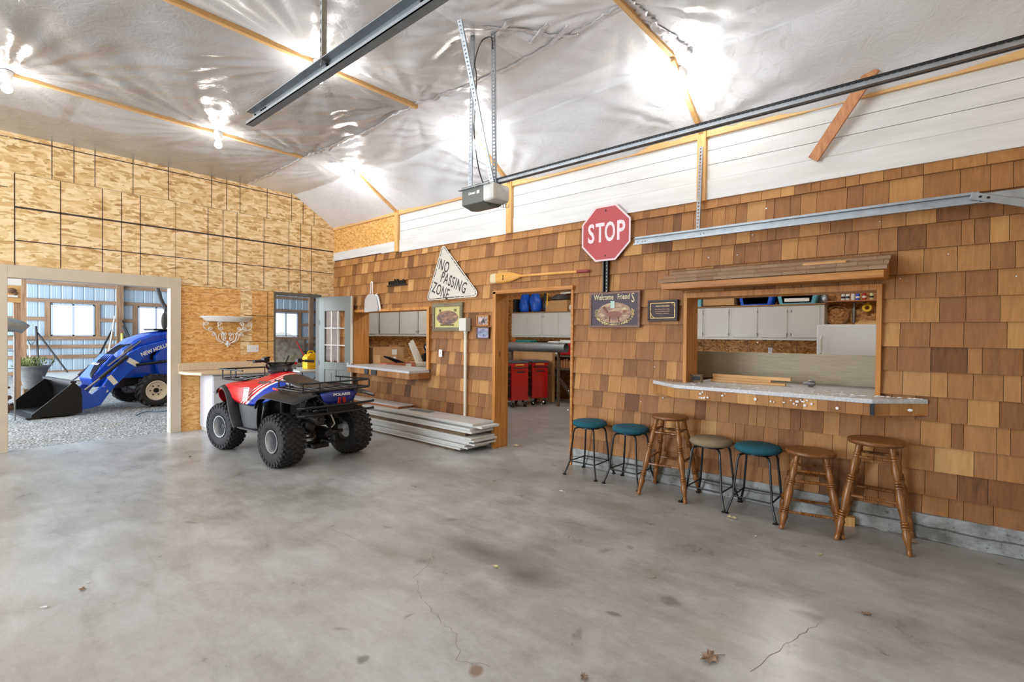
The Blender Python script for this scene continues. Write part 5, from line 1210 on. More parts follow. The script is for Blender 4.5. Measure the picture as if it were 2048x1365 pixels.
# ------------------------------------------------------------------ four-wheeler
Q = thing('atv_quad', 'red and blue four-wheeler with black racks parked before the beige countertop', 'quad bike', (-6.44, 2.95, 0), PI+.084)
def wheel(x, y, r, w, rim_r, label, out, steer=0):
    """out = +1 when the outer face looks to +y"""
    t = obj('wheel', MB().ring([[(rr*math.cos(a), yy, rr*math.sin(a)) for a in np.linspace(0, 2*PI, 40, endpoint=False)] for yy, rr in
        ((-w*.36, rim_r), (-w*.46, rim_r+.03), (-w*.5, (r+rim_r)/2), (-w*.47, r-.045), (-w*.38, r-.022), (-w*.2, r-.014), (0, r-.012), (w*.2, r-.014), (w*.38, r-.022), (w*.47, r-.045), (w*.5, (r+rim_r)/2), (w*.46, rim_r+.03), (w*.36, rim_r), (0, rim_r-.02))], loop=True), M_RUBBER, Q)
    t.location = (x, y, r); t.rotation_euler = (0, 0, steer)
    mb = MB(); N = 26
    for k in range(N):
        a = 2*PI*k/N
        for s in (-1, 1):
            for (yy, da, ln_, wd, hh, tw) in ((.10, 0, .052, .026, .012, .5), (.27, .5, .05, .028, .010, .2), (.43, .0, .04, .034, .004, 0)):
                aa = a+(da+(.5 if s > 0 else 0))*2*PI/N; rr = r-.014-(.018 if yy > .4 else .004 if yy > .2 else 0)+hh/2
                R = Matrix.Rotation(-aa, 3, 'Y') @ Matrix.Rotation(s*tw, 3, 'X') @ Matrix.Rotation((-s*.95 if yy > .4 else 0), 3, 'Z')
                mb.box(Vector((rr*math.cos(aa), s*yy*w, rr*math.sin(aa))), (.020, ln_*w/.26, wd), R)
    # shoulder blocks
        for s in (-1, 1):
            aa = a; mb.box(Vector(((r-.045)*math.cos(aa), s*.485*w, (r-.045)*math.sin(aa))), (.045, .012, .03), Matrix.Rotation(-aa, 3, 'Y'))
    obj('tread', mb, M_RUBBER, t)
    mb = MB(); o = out
    prof = [(w*.42, rim_r+.006), (w*.46, rim_r+.006), (w*.46, rim_r-.006), (w*.40, rim_r-.014), (w*.30, rim_r-.022), (w*.1, rim_r-.03), (-w*.2, rim_r-.034), (-w*.22, .06), (-w*.2, .02), (-w*.26, .0005), (-w*.28, .02), (-w*.26, rim_r-.03), (-w*.36, rim_r-.004)]
    mb.ring([[(max(rr, .001)*math.cos(a), o*yy, max(rr, .001)*math.sin(a)) for a in np.linspace(0, 2*PI, 36, endpoint=False)] for yy, rr in prof], cap=False); obj('rim', mb, M_STEELRIM, t, angle=40)
    mb = MB(); mb.cyl((0, -o*w*.25, 0), (0, o*w*(.24 if x > 0 else -.04), 0), .034 if x > 0 else .03, n=14); 
    for k in range(4): mb.cyl((.05*math.cos(k*PI/2+.4), -o*w*.22, .05*math.sin(k*PI/2+.4)), (.05*math.cos(k*PI/2+.4), -o*w*.14, .05*math.sin(k*PI/2+.4)), .008, n=6)
    obj('hub', mb, M_BLKMET, t)
    return t
M_STEELRIM = mat('rim_steel', (176, 178, 182), .35, .75, .06)
wheel(-.70, .455, .302, .27, .125, '', 1); wheel(-.70, -.455, .302, .27, .125, '', -1)
wheel(.70, .43, .305, .21, .135, '', 1, .10); wheel(.70, -.43, .305, .21, .135, '', -1, .10)
# painted front body: red, with white slashes turning blue behind
kq = NT('atv_body_paint'); tc = kq.n('TexCoord'); sp = kq.n('SeparateXYZ'); kq.set(sp.inputs[0], tc.outputs['Object'])
u_ = kq.math('ADD', kq.math('MULTIPLY', sp.outputs[0], 1.0), kq.math('MULTIPLY', sp.outputs[2], .95))     # slashes lean forward and down
u_ = kq.math('ADD', u_, kq.math('MULTIPLY', kq.math('SINE', kq.math('MULTIPLY', sp.outputs[2], 9.0)), .02))
st = kq.ramp(kq.math('DIVIDE', u_, 1.6), [(0, lin((6, 54, 168))), (.425, lin((236, 232, 232))), (.452, lin((208, 18, 34))), (.475, lin((236, 232, 232))), (.492, lin((208, 18, 34))), (.51, lin((236, 232, 232))), (.522, lin((208, 18, 34)))], 'CONSTANT')
kq.P(Base_Color=st, Roughness=.3, Coat_Weight=.3, Coat_Roughness=.1)
M_ATV = kq.mat
M_ATVBLK = mat('atv_fender_black', (34, 35, 38), .42, var=.2, scale=5)
M_ATVGREY = mat('atv_guard_grey', (74, 76, 80), .6, var=.15, scale=7)
def half_loft(name, st, mt, parent=Q, thick=.012, sub=1, both=True):
    rows = []
    for x, pts in st:
        L = [(x+(p[2] if len(p) > 2 else 0), p[0], p[1]) for p in pts]
        R_ = [(q[0], -q[1], q[2]) for q in L[::-1]]
        rows.append(R_+(L[1:] if L[0][1] == 0 else L) if both else L)
    return obj(name, MB().grid(rows), mt, parent, solid=thick, sub=sub, angle=60)
half_loft('front_body', [
    (.79, [(0, .70), (.10, .70), (.2, .69), (.32, .66), (.40, .62), (.42, .58)]),
    (.76, [(0, .79), (.10, .79), (.22, .79), (.38, .77), (.49, .73), (.51, .68)]),
    (.70, [(0, .84), (.10, .84), (.22, .84), (.38, .845), (.51, .82), (.535, .77)]),
    (.60, [(0, .86), (.10, .87), (.20, .88), (.36, .885), (.51, .865), (.54, .81)]),
    (.48, [(0, .90), (.10, .90), (.20, .90), (.34, .89), (.49, .85), (.52, .74)]),
    (.36, [(0, .94), (.10, .94), (.19, .92), (.33, .895), (.455, .86), (.49, .64)]),
    (.20, [(0, 1.00), (.10, .99), (.18, .95), (.32, .895), (.44, .865), (.475, .62)]),
    (.02, [(0, 1.03), (.10, 1.02), (.18, .96), (.30, .90), (.42, .865), (.46, .61)]),
    (-.10, [(0, 1.02), (.10, 1.00), (.18, .96), (.28, .91), (.38, .86), (.43, .63)]),
    (-.22, [(0, .98), (.10, .96), (.17, .93), (.25, .90), (.34, .84), (.40, .67)]),
    (-.34, [(0, .92), (.10, .91), (.17, .89), (.23, .87), (.31, .81), (.38, .72)])], M_ATV)
# black flares round the front wheels and grey guards between the wheels
for s in (-1, 1):
    rows = []
    for x, z, w_ in [(.80, .72, .05), (.77, .78, .06), (.70, .82, .07), (.60, .835, .08), (.51, .81, .08), (.43, .73, .09), (.37, .63, .10), (.33, .52, .10), (.28, .42, .10), (.22, .34, .09)]:
        rows.append([(x, s*.40, z+.015), (x, s*.46, z+.02), (x, s*(.47+w_*.7), z+.01), (x, s*(.47+w_), z-.02)])
    obj('fender_flare', MB().grid(rows), M_ATVBLK, Q, solid=.014, sub=1)
    rows = [[(.40, s*.38, .70), (.34, s*.37, .5), (.26, s*.36, .335)], [(.36, s*.47, .68), (.28, s*.47, .5), (.20, s*.47, .34)], [(.10, s*.475, .63), (.07, s*.475, .5), (.04, s*.48, .34)], [(-.18, s*.45, .64), (-.17, s*.47, .5), (-.14, s*.48, .35)], [(-.30, s*.42, .70), (-.26, s*.45, .5), (-.22, s*.46, .36)]]
    obj('side_guard', MB().grid(rows), M_ATVGREY, Q, solid=.014, sub=1)
    obj('footboard', MB().span((-.34, s*.22, .325), (.30, s*.49, .345)), M_ATVGREY, Q, bev=.006)
    obj('engine_cover', MB().span((-.30, s*.10, .36), (.28, s*.24, .74)), M_DARK, Q, bev=.03)
    # flap in front of the rear wheel
    rows = [[(-.34, s*.47, .74), (-.29, s*.47, .58), (-.25, s*.47, .36)], [(-.37, s*.57, .74), (-.33, s*.56, .58), (-.29, s*.54, .36)]]
    obj('mud_flap', MB().grid(rows), M_ATVBLK, Q, solid=.014, sub=1)
half_loft('rear_fender', [
    (-.30, [(0, .84), (.2, .84), (.34, .80), (.48, .70), (.58, .58)]),
    (-.36, [(0, .86), (.2, .86), (.36, .84), (.52, .78), (.60, .70)]),
    (-.48, [(0, .86), (.2, .86), (.36, .85), (.54, .815), (.62, .77)]),
    (-.70, [(0, .85), (.2, .85), (.38, .845), (.55, .825), (.63, .785)]),
    (-.92, [(0, .85), (.2, .85), (.38, .84), (.55, .81), (.62, .775)]),
    (-1.06, [(0, .85), (.2, .845), (.36, .83), (.50, .79), (.57, .755)]),
    (-1.10, [(0, .83), (.2, .82), (.34, .80), (.46, .76), (.52, .73)])], M_ATVBLK, thick=.014)
half_loft('seat', [
    (-.09, [(0, .98), (.10, .975), (.14, .95), (.145, .88)]),
    (-.15, [(0, 1.0), (.11, .995), (.16, .965), (.165, .86)]),
    (-.26, [(0, .98), (.12, .975), (.18, .945), (.185, .85)]),
    (-.42, [(0, .93), (.13, .925), (.19, .905), (.195, .85)]),
    (-.62, [(0, .905), (.13, .90), (.185, .89), (.19, .85)]),
    (-.78, [(0, .90), (.12, .895), (.17, .885), (.175, .85)]),
    (-.82, [(0, .87), (.10, .87), (.14, .86), (.15, .84)])], mat('seat_vinyl', (30, 30, 32), .3, var=.1), thick=.01)
half_loft('rear_panel', [
    (-1.085, [(0, .86), (.10, .86), (.22, .85)]),
    (-1.12, [(0, .84), (.10, .84), (.235, .83)]),
    (-1.125, [(0, .76), (.10, .76), (.20, .75)]),
    (-1.10, [(0, .69), (.08, .69), (.13, .69)])], M_NAVY, thick=.012, sub=0)
MQ = Matrix.Rotation(-PI/2, 4, 'Z') @ Matrix.Rotation(PI/2, 4, 'X')
mb = MB(); text_geo(mb, 'POLARIS', .030, Matrix.Translation((-1.133, -.03, .815)) @ MQ, .002, 1.35, .015); obj('lettering', mb, M_LETTER, Q)
for s in (-1, 1): obj('tail_light', MB().box((-1.132, -.03+s*.032, .748), (.014, .040, .075), Matrix.Rotation(s*.12, 3, 'X')), mat('tail_red', (150, 8, 14), .2, var=0, coat=.5), Q, bev=.01)
for s in (-1, 1): obj('side_reflector', MB().box((-.46, s*.40, .862), (.13, .006, .024), Matrix.Rotation(0, 3, 'Z')), mat('reflector_red', (216, 60, 40), .25, var=0), Q)
# writing on the side
ML = Matrix.Rotation(PI, 4, 'Z') @ Matrix.Rotation(PI/2, 4, 'X')
mb = MB(); TL = Matrix.Translation((-.06, .315, .905)) @ Matrix.Rotation(math.radians(58), 4, 'X') @ ML @ Matrix.Rotation(math.radians(8), 4, 'Z'); text_geo(mb, 'Magnum', .040, TL @ Matrix.Translation((0, .0, .012)), .0015, 1.25, .03); obj('lettering', mb, mat('letter_grey', (110, 104, 108), .35, .3, 0), Q, label='grey side lettering')
mb = MB(); Mx = Matrix.Translation((.085, .484, .745)) @ Matrix.Rotation(math.radians(10), 4, 'X') @ ML @ Matrix.Rotation(math.radians(4), 4, 'Z')
def mplane(mb, M_, x0, x1, z0, z1, t_=.002, d=0): mb.add([M_ @ Vector(p) for p in ((x0, z0, d), (x1, z0, d), (x1, z1, d), (x0, z1, d), (x0, z0, d+t_), (x1, z0, d+t_), (x1, z1, d+t_), (x0, z1, d+t_))], [(3, 2, 1, 0), (4, 5, 6, 7), (0, 1, 5, 4), (1, 2, 6, 5), (2, 3, 7, 6), (3, 0, 4, 7)])
mplane(mb, Mx, -.058, .062, -.01, .105); mplane(mb, Mx, -.058, .055, -.062, -.018); obj('warning_label', mb, M_PAPER, Q, label='white warning label')
mb = MB()
for k in range(9): mplane(mb, Mx, -.05, .05-.02*(k % 3), .0+.0098*k-.005, .003+.0098*k-.005, .001, .002)
mplane(mb, Mx, -.05, .04, .088, .100, .001, .002)
for k in range(3): mplane(mb, Mx, -.05, .045, -.055+.011*k, -.051+.011*k, .001, .002)
obj('label_print', mb, mat('print_grey', (120, 110, 110), .6, var=0), Q)
# racks
def rack(name, x0, x1, hw, zb, zt, posts, rear):
    mb = MB(); c = [(x0, -hw, zb), (x0, hw, zb), (x1, hw*.9, zb), (x1, -hw*.9, zb)]
    def rr(c_, z_, r=.011):
        P = round_poly([(a, b) for a, b, _ in c_], .06, 4); mb.tube([(a, b, z_) for a, b in P], r, 7, True)
    rr(c, zb, .012)
    for k in range(1, 7): y = -hw+2*hw*k/7; mb.tube([(x0, y, zb), (x1, y*.9, zb)], .007, 6)
    for k in (1, 2): x = x0+(x1-x0)*k/3; mb.tube([(x, -hw*.97, zb-.006), (x, hw*.97, zb-.006)], .009, 6)
    mb.tube([(x1, hw*.9, zt), (x0+.05, hw, zt), (x0, hw-.06, zt), (x0, -hw+.06, zt), (x0+.05, -hw, zt), (x1, -hw*.9, zt)], .010, 7)
    for (x, y) in posts: mb.tube([(x, y, zb), (x, y, zt)], .008, 6)
    mb.span((x0+(.02 if x0 < 0 else -.3), -hw*.55, zb-.02), (x0+(.30 if x0 < 0 else -.02), hw*.55, zb-.008))
    for y in (-.2, .2): mb.tube([((x0+x1)/2, y, zb), ((x0+x1)/2+(.03 if rear else -.03), y, zb-.12)], .012, 6)
    obj(name, mb, M_BLKMET, Q)
rack('rear_rack', -1.12, -.46, .45, .875, .965, [(-1.12, .25), (-1.12, -.25), (-1.10, .44), (-1.10, -.44), (-.82, .43), (-.82, -.43), (-.55, .41), (-.55, -.41)], True)
rack('front_rack', .95, .42, .40, .905, 1.03, [(.95, .2), (.95, -.2), (.93, .38), (.93, -.38), (.70, .38), (.70, -.38)], False)
mb = MB()
for z_ in (.70, .615): mb.tube([(-1.10, .50, z_), (-1.16, .46, z_), (-1.16, -.46, z_), (-1.10, -.50, z_)], .014, 8)
mb.tube([(-1.14, .16, .615), (-1.14, .16, .70), (-1.05, .30, .86)], .011, 6); mb.tube([(-1.14, -.16, .615), (-1.14, -.16, .70), (-1.05, -.30, .86)], .011, 6)
mb.span((-1.15, -.15, .60), (-1.13, .15, .71)); mb.tube([(-1.14, .12, .66), (-.8, .12, .60)], .014); mb.tube([(-1.14, -.12, .66), (-.8, -.12, .60)], .014); obj('rear_bumper', mb, M_BLKMET, Q)
mb = MB()
for z_ in (.66, .57, .48): mb.tube([(.98, .34, z_), (1.10, .30, z_), (1.14, .15, z_), (1.14, -.15, z_), (1.10, -.30, z_), (.98, -.34, z_)], .014, 8)
for y in (-.15, .15): mb.tube([(1.13, y, .70), (1.14, y, .42), (.95, y*.8, .30)], .012)
obj('front_bumper', mb, M_BLKMET, Q)
# handlebar
mb = MB(); mb.tube(curve3([(.06, .40, 1.165), (.10, .28, 1.165), (.16, .16, 1.13), (.20, .08, 1.07), (.20, 0, 1.06), (.20, -.08, 1.07), (.15, -.16, 1.12), (.08, -.28, 1.15), (.02, -.40, 1.14)], 6), .012, 8); mb.tube([(.22, 0, .86), (.20, 0, 1.06)], .03, 10); mb.tube([(.15, .17, 1.135), (.14, -.17, 1.125)], .01, 7); obj('handlebar', mb, M_BLKMET, Q)
for s, (a, b) in (('l', ((.06, .40, 1.165), (.095, .29, 1.165))), ('r', ((.02, -.40, 1.14), (.075, -.29, 1.15)))):
    obj('grip', MB().lathe(a, b, [(0, .012), (.03, .021), (.1, .018), (.9, .018), (.95, .023), (1, .015)], 12), M_BLACK, Q)
mb = MB(); mb.box((.12, .22, 1.18), (.07, .07, .06)); mb.box((.11, .20, 1.21), (.05, .05, .02)); mb.tube([(.12, .24, 1.165), (.16, .34, 1.17), (.15, .44, 1.175)], .006, 6); obj('switch_housing', mb, M_BLACK, Q, bev=.012)
mb = MB(); mb.box((.10, -.22, 1.155), (.06, .06, .055)); mb.tube([(.12, -.24, 1.15), (.14, -.34, 1.15), (.12, -.42, 1.15)], .006, 6); mb.tube([(.14, -.06, 1.13), (.17, -.12, 1.22)], .011, 7); obj('throttle_housing', mb, M_BLACK, Q, bev=.01)
mb = MB(); mb.sphere((.20, 0, 1.095), .10, 18, 10, (1.0, 1.25, .42)); mb.sphere((.24, 0, 1.075), .11, 18, 10, (1, 1.1, .4)); obj('headlight_pod', mb, M_BLACK, Q)
mb = MB()
for k in range(6): s = -1 if k % 2 else 1; mb.tube(curve3([(.10, s*.2, 1.15), (.18+.01*k, s*.16, 1.08), (.2, s*.07, 1.0-.01*k), (.22, s*.03, .93)], 5), .006, 6)
obj('cable', mb, M_BLACK, Q)
obj('cowl', MB().sphere((.16, 0, 1.03), .14, 16, 8, (1.1, 1.1, .5)), M_BLACK, Q)
obj('fuel_cap', MB().cyl((.0, 0, 1.035), (0, 0, 1.06), .035, n=16), M_BLACK, Q)
obj('red_switch', MB().box((.10, -.18, 1.12), (.03, .02, .03)), M_RED, Q)
# running gear
mb = MB(); mb.tube([(-.95, 0, .34), (-.70, 0, .30), (-.3, 0, .34), (.3, 0, .34), (.95, 0, .40)], [.05, .09, .07, .08, .05], 10)
mb.span((-.30, -.16, .34), (.35, .16, .78)); mb.span((-.55, -.13, .45), (-.25, .13, .82)); mb.span((.35, -.14, .40), (.95, .14, .76)); obj('frame', mb, M_DARK, Q, bev=.02)
mb = MB(); mb.cyl((-.70, -.34, .30), (-.70, .34, .30), .022, n=10); mb.tube([(-.70, .10, .30), (-.70, .24, .30)], .035); mb.tube([(-.70, -.24, .30), (-.70, -.10, .30)], .035); mb.cyl((.70, -.34, .31), (.70, .34, .31), .02, n=10); obj('axle', mb, M_STEEL, Q)
mb = MB(); mb.sphere((-.72, -.03, .30), .105, 18, 12, (.9, 1.0, .95)); mb.cyl((-.72, -.13, .30), (-.72, .10, .30), .06, n=16); mb.cyl((-.80, -.03, .22), (-.62, -.03, .38), .05); obj('gear_case', mb, mat('cast_alloy', (92, 84, 74), .5, .5, .3, 16), Q)
mb = MB(); mb.tube([(-.30, .14, .36), (-.52, .16, .33), (-.70, .15, .30)], .028); mb.tube([(-.30, -.14, .36), (-.52, -.16, .33), (-.70, -.15, .30)], .028); mb.tube([(-.72, -.10, .22), (-.72, .16, .18)], .02); mb.span((-.84, -.06, .16), (-.60, .14, .21)); obj('swing_arm', mb, M_DARK, Q)
for y in (-.13, .10):
    mb = MB(); mb.tube([(-.72, y, .38), (-.62, y, .72)], .022, 8)
    for k in range(9): u = k/8; mb.tube([(-.715+.075*u+.036*math.cos(a), y+.036*math.sin(a), .42+.24*u) for a in np.linspace(0, 2*PI, 12, endpoint=False)], .006, 5, True)
    obj('shock_absorber', mb, M_DARK, Q)
for s in (-1, 1):
    mb = MB(); mb.tube([(.70, s*.32, .30), (.66, s*.16, .40)], .018); mb.tube([(.74, s*.32, .36), (.70, s*.16, .50)], .016); mb.tube([(.70, s*.30, .33), (.62, s*.22, .74)], .028); obj('front_arm', mb, M_DARK, Q)
mb = MB(); mb.lathe((-.98, .14, .52), (-.56, .18, .52), [(0, .05), (.04, .07), (.9, .07), (1, .04)], 16); mb.tube([(-1.02, .14, .53), (-.96, .14, .53)], .022); mb.tube([(-.56, .18, .52), (-.35, .14, .48), (-.2, .1, .5)], .022); obj('muffler', mb, mat('muffler', (58, 54, 52), .45, .6, .3), Q)
random.seed(6); mb = MB()
for k in range(22): mb.box((random.uniform(-1.0, -.5), random.uniform(-.26, .26), random.uniform(.44, .72)), (random.uniform(.04, .12), random.uniform(.04, .12), random.uniform(.03, .10)), Matrix.Rotation(random.uniform(-.5, .5), 3, 'X'))
for k in range(10): mb.tube([(random.uniform(-1, -.7), random.uniform(-.25, .25), random.uniform(.45, .74)), (random.uniform(-.9, -.6), random.uniform(-.25, .25), random.uniform(.40, .74)), (random.uniform(-.8, -.4), random.uniform(-.2, .2), random.uniform(.4, .74))], .009, 6)
obj('undercarriage', mb, M_DARK, Q, bev=.006)
obj('hitch', MB().span((-1.08, -.03, .24), (-.80, .03, .26)).cyl((-1.04, 0, .2), (-1.04, 0, .34), .012), M_BLKMET, Q)
mb = MB(); mb.tube([(-.93, .0, .60), (-.97, -.02, .52), (-.95, -.06, .45), (-.90, -.05, .40)], .008); obj('vent_hose', mb, M_CREAM, Q)
# ------------------------------------------------------------------ shed beyond the particle-board wall
XS = -24.0
m = MB(); rib = .305
y = -6.0; rows = []; prof = [(0, 0), (.02, .018), (.04, .018), (.06, 0), (.17, 0), (.185, .004), (.2, 0), (.305, 0)]
pts = []
while y < 13.4:
    for (a, b) in prof[:-1]: pts.append((y+a, b))
    y += rib
WIN = [(2.58, 3.78, 1.345, 2.50), (5.10, 6.30, 1.36, 2.51), (10.32, 11.50, 1.36, 2.505), (-1.5, -.3, 1.345, 2.5)]
zz_ = [-.1, 1.345, 2.505, 6.0]
def hole_at(yc, zc): return any(a < yc < b and c < zc+.05 and zc-.05 < d for (a, b, c, d) in WIN)
ys_ = sorted(set([p[0] for p in pts]+[w[0] for w in WIN]+[w[1] for w in WIN]))
ub = [p[0] for p in pts]; vb = [p[1] for p in pts]
for a, b in zip(ys_[:-1], ys_[1:]):
    da, db = float(np.interp(a, ub, vb)), float(np.interp(b, ub, vb))
    for c, d in zip(zz_[:-1], zz_[1:]):
        if hole_at((a+b)/2, (c+d)/2): continue
        m.add([(XS-.02-da, a, c), (XS-.02-db, b, c), (XS-.02-db, b, d), (XS-.02-da, a, d)], [(0, 1, 2, 3)])
struct('wall_shed_back', m, M_SIDING, solid=.004)
m = MB(); 
for k in range(70): x = -24+.22*k; m.add([(x, 13.0, -.1), (x+.2, 13.0, -.1), (x+.2, 13.0, 6), (x, 13.0, 6)], [(0, 1, 2, 3)])
m.span((-24, 13.0, -.1), (-8.9, 13.05, 6)); struct('wall_shed_right', m, M_SIDING)
m = MB(); m.span((-24.5, -6, 6.0), (-8.93, 13.1, 6.05)); struct('ceiling_shed', m, mat('shed_roof', (200, 206, 210), .6, var=.03))
m = MB()
for zc, segs in ((3.21, [(-6, 13)]), (2.60, [(-6, 13)]), (1.945, [(-6, -1.66), (-.14, 2.42), (3.94, 4.94), (6.46, 10.16), (11.66, 13)]), (1.27, [(-6, 13)]), (.965, [(-6, 13)]), (.60, [(-6, 13)]), (.05, [(-6, 13)])):
    for a, b in segs: m.span((XS+.0, a, zc-.065), (XS+.045, b, zc+.065))
struct('trim_6', m, M_GIRT)
m = MB()
for (a, b, c, d) in WIN:
    for yy in (a-.09, b+.09): m.span((XS, yy-.07, 1.335), (XS+.05, yy+.07, 2.535))
for yy in (4.52, 12.12, -2.4): m.span((XS+.046, yy-.10, -.05), (XS+.2, yy+.10, 5.9))
m.span((-20.06, 1.50, -.05), (-19.9, 1.63, 5.9))
struct('trim_7', m, M_GIRTZ)
for i, (a, b, c, d) in enumerate(WIN):
    t = bpy.data.objects.new('window_%d' % (i+3), None); COL.objects.link(t); t['kind'] = 'structure'
    m = MB()
    for (p, q, r, s) in ((a, b, c, c+.05), (a, b, d-.05, d), (a, a+.05, c, d), (b-.05, b, c, d), ((a+b)/2-.03, (a+b)/2+.03, c, d)): m.span((XS-.04, p, r), (XS+.06, q, s))
    obj('window_frame', m, mat('shed_window_frame', (190, 198, 210), .5, var=0), t, bev=.004)
    obj('glass', MB().span((XS-.01, a+.04, c+.04), (XS, b-.04, d-.04)), M_GLASS, t)
m = MB(); random.seed(3)
for k in range(60): m.sphere((-60+random.uniform(-4, 4), -30+k*1.4, random.uniform(-2, 1.2)), random.uniform(1.0, 2.0), 8, 6, (1, 1.2, .8))
tag(obj('tree_line', m, mat('winter_trees', (200, 196, 190), .9, var=.1)), 'pale bare trees showing faintly through the shed windows', 'trees', kind='stuff')
m = MB(); m.add([(-120, -80, -.6), (-24.1, -80, -.1), (-24.1, 80, -.1), (-120, 80, -.6)], [(0, 1, 2, 3)]); o = struct('ground', m, mat('winter_ground', (214, 212, 206), .9, var=.05))
m = MB(); m.span((-23.95, 1.9, -.032), (-20.6, 5.5, .06)); tag(obj('concrete_pad', m, mat('pale_concrete', (206, 208, 208), .8, var=.05), bev=.01), 'pale raised concrete pad along the foot of the blue shed wall', 'slab')
# upper-left bits by the wide doorway
t = thing('deck_box', 'pine wall panel with a switch box at the left end of the shed', 'panel', (-14.0, .6, 0)); obj('panel', MB().span((-.05, -1.5, 2.17), (0, .46, 2.42)), M_PINEY, t); obj('rail', MB().span((-.07, -1.5, 2.08), (.02, .46, 2.168)), M_PINEY, t); obj('upper_sheet', MB().span((-.05, -1.5, 2.425), (0, .47, 3.4)), M_WHITE, t); obj('switch_box', MB().span((.001, .28, 2.18), (.04, .42, 2.225)), M_WHITE, t, bev=.004); obj('prop_post', MB().span((-.10, .36, -.03), (-.01, .46, 2.08)), M_GIRTZ, t)
t = thing('animal_skull', 'brown mounted ornament on the pine panel in the shed', 'ornament', (-13.96, .93, 2.31)); obj('ornament', MB().sphere((0, 0, 0), .07, 12, 8, (.4, 1, .8)).sphere((0, .05, -.05), .04, 10, 6, (.4, 1, 1)), mat('ornament_brown', (112, 84, 62), .7), t)
t = thing('duct_elbow', 'shiny galvanised duct elbow on the rack just inside the wide doorway', 'duct', (-12.0, .62, 1.46)); mb = MB(); mb.tube([(0, -.1, .05), (0, .06, .15), (0, .16, .16), (0, .30, .12), (0, .35, .08)], [.10, .13, .12, .10, .09], 16); obj('elbow', mb, M_GALV, t)
t = thing('wire_rack', 'wire rack with hanging chains cut off by the tan doorway trim', 'rack', (-12.1, .62, -.03))
mb = MB()
for y in (.22,): mb.tube([(0, y, 0), (0, y, 1.5)], .012, 7)
for z_ in (1.46, 1.2, .9, .3): mb.tube([(-.3, -.3, z_), (0, -.3, z_), (0, .22, z_), (-.3, .22, z_)], .008, 6)
obj('frame', mb, M_GALV, t)
for c in range(5):
    mb = MB()
    for k in range(22): mb.tube([(.0+.012*math.cos(a)*(k % 2), -.24+.09*c+.018*math.cos(a), 1.44-.038*k+.024*math.sin(a)) for a in np.linspace(0, 2*PI, 8, endpoint=False)], .005, 4, True)
    obj('chain', mb, M_STEEL, t)
mb = MB(); random.seed(1)
for k in range(60): mb.sphere((random.uniform(-.1, .02), random.uniform(-.3, .18), random.uniform(.1, .62)), random.uniform(.02, .06), 6, 4)
obj('tangled_chain', mb, mat('rusty', (96, 74, 58), .8, .3, .4, 20), t)
t = thing('planter_pot', 'wide grey stone planter holding dried plants in the shed', 'planter', (-15.0, 1.32, -.03)); obj('pot', MB().lathe((0, 0, .30), (0, 0, .79), [(0, .13), (.1, .15), (.5, .20), (.8, .25), (.9, .27), (.96, .30), (1, .30), (1, .26), (.9, .24)], 24), mat('pot_stone', (108, 110, 110), .8, var=.25, scale=8), t)
obj('soil', MB().cyl((0, 0, .74), (0, 0, .77), .25, n=20), M_DIRT, t)
mb = MB(); random.seed(12)
for k in range(150):
    a = random.uniform(0, 2*PI); r = random.uniform(0, .28); x, y = r*math.cos(a), r*math.sin(a); h = random.uniform(.04, .22)
    mb.add([(x-.008, y, .76), (x+.008, y, .76), (x*1.3+.02*math.sin(k), y*1.3+.02, .76+h), (x*1.35-.01, y*1.35, .76+h*.8)], [(0, 1, 2, 3)])
    mb.sphere((x*1.3, y*1.3, .76+h), random.uniform(.008, .02), 5, 4)
obj('dried_plants', mb, M_GREEN, t)
box_thing('crate', 'dark stand under the stone planter', 'stand', (-15.0, 1.32, .12), (.3, .3, .30), M_GREYWOOD)
# long-handled tools against the wall
def tool(name, label, a, b, r, mt, head=None, grp='long-handled tools leaning in the shed'):
    t = thing(name, label, 'garden tool', (b[0], b[1], b[2]), 0, grp); A = Vector(a)-Vector(b)
    obj('handle', MB().cyl((0, 0, 0), A, r, n=8), mt, t)
    if head == 'D': 
        mb = MB(); mb.tube([(0, -.09, A.z+.14), (0, .09, A.z+.14), (0, .03, A.z), (0, -.03, A.z)], .014, 6, True); obj('grip', mb, M_BLACK, t)
    if head == 'blade': obj('blade', MB().box((.02, 0, .12), (.02, .2, .28)), M_STEEL, t, bev=.01)
    if head == 'rake': obj('head', MB().box((.02, 0, .03), (.03, .36, .04)), M_STEEL, t)
    return t
tool('spade', 'spade with black D handle left of the shed window', (-23.6, 1.99, 1.06), (-23.45, 2.03, .06), .02, M_CREAM, 'D'); 
tool('digging_bar', 'dark upright bar highest of the tools left of the shed window', (-23.8, 2.18, 1.68), (-23.5, 2.23, -.02), .03, M_BLKMET)
tool('tamper', 'dark slanting pole with silver ferrule left of the shed window', (-23.8, 2.22, 1.45), (-23.4, 2.95, .07), .028, M_BLKMET, None)
tool('rake', 'grey handled tool closest to the left wooden post in the shed', (-23.7, 1.78, 1.35), (-23.5, 1.72, -.02), .025, M_GALVD, 'rake'); tool('hoe', 'dark hooked tool beside the grey handled one in the shed', (-23.8, 1.86, 1.4), (-23.5, 1.95, .3), .025, M_DKGREY)
tool('rake', 'long white pole leaning left of the middle shed post', (-23.65, 4.32, 2.10), (-23.3, 3.98, .0), .022, M_WHITE, 'rake')
tool('shovel', 'dark shovel slanting left of the middle shed post', (-23.7, 4.26, 1.6), (-23.2, 3.55, .05), .028, M_BLKMET, 'blade'); tool('pick', 'brown wooden handle left of the middle shed post', (-23.7, 4.3, 1.5), (-23.2, 3.85, .05), .03, M_GIRTZ)
tool('level', 'pale yellow upright level leaning on the middle shed post', (-23.6, 4.53, 1.45), (-23.4, 4.5, .0), .045, mat('level_yellow', (214, 208, 120), .5), None)
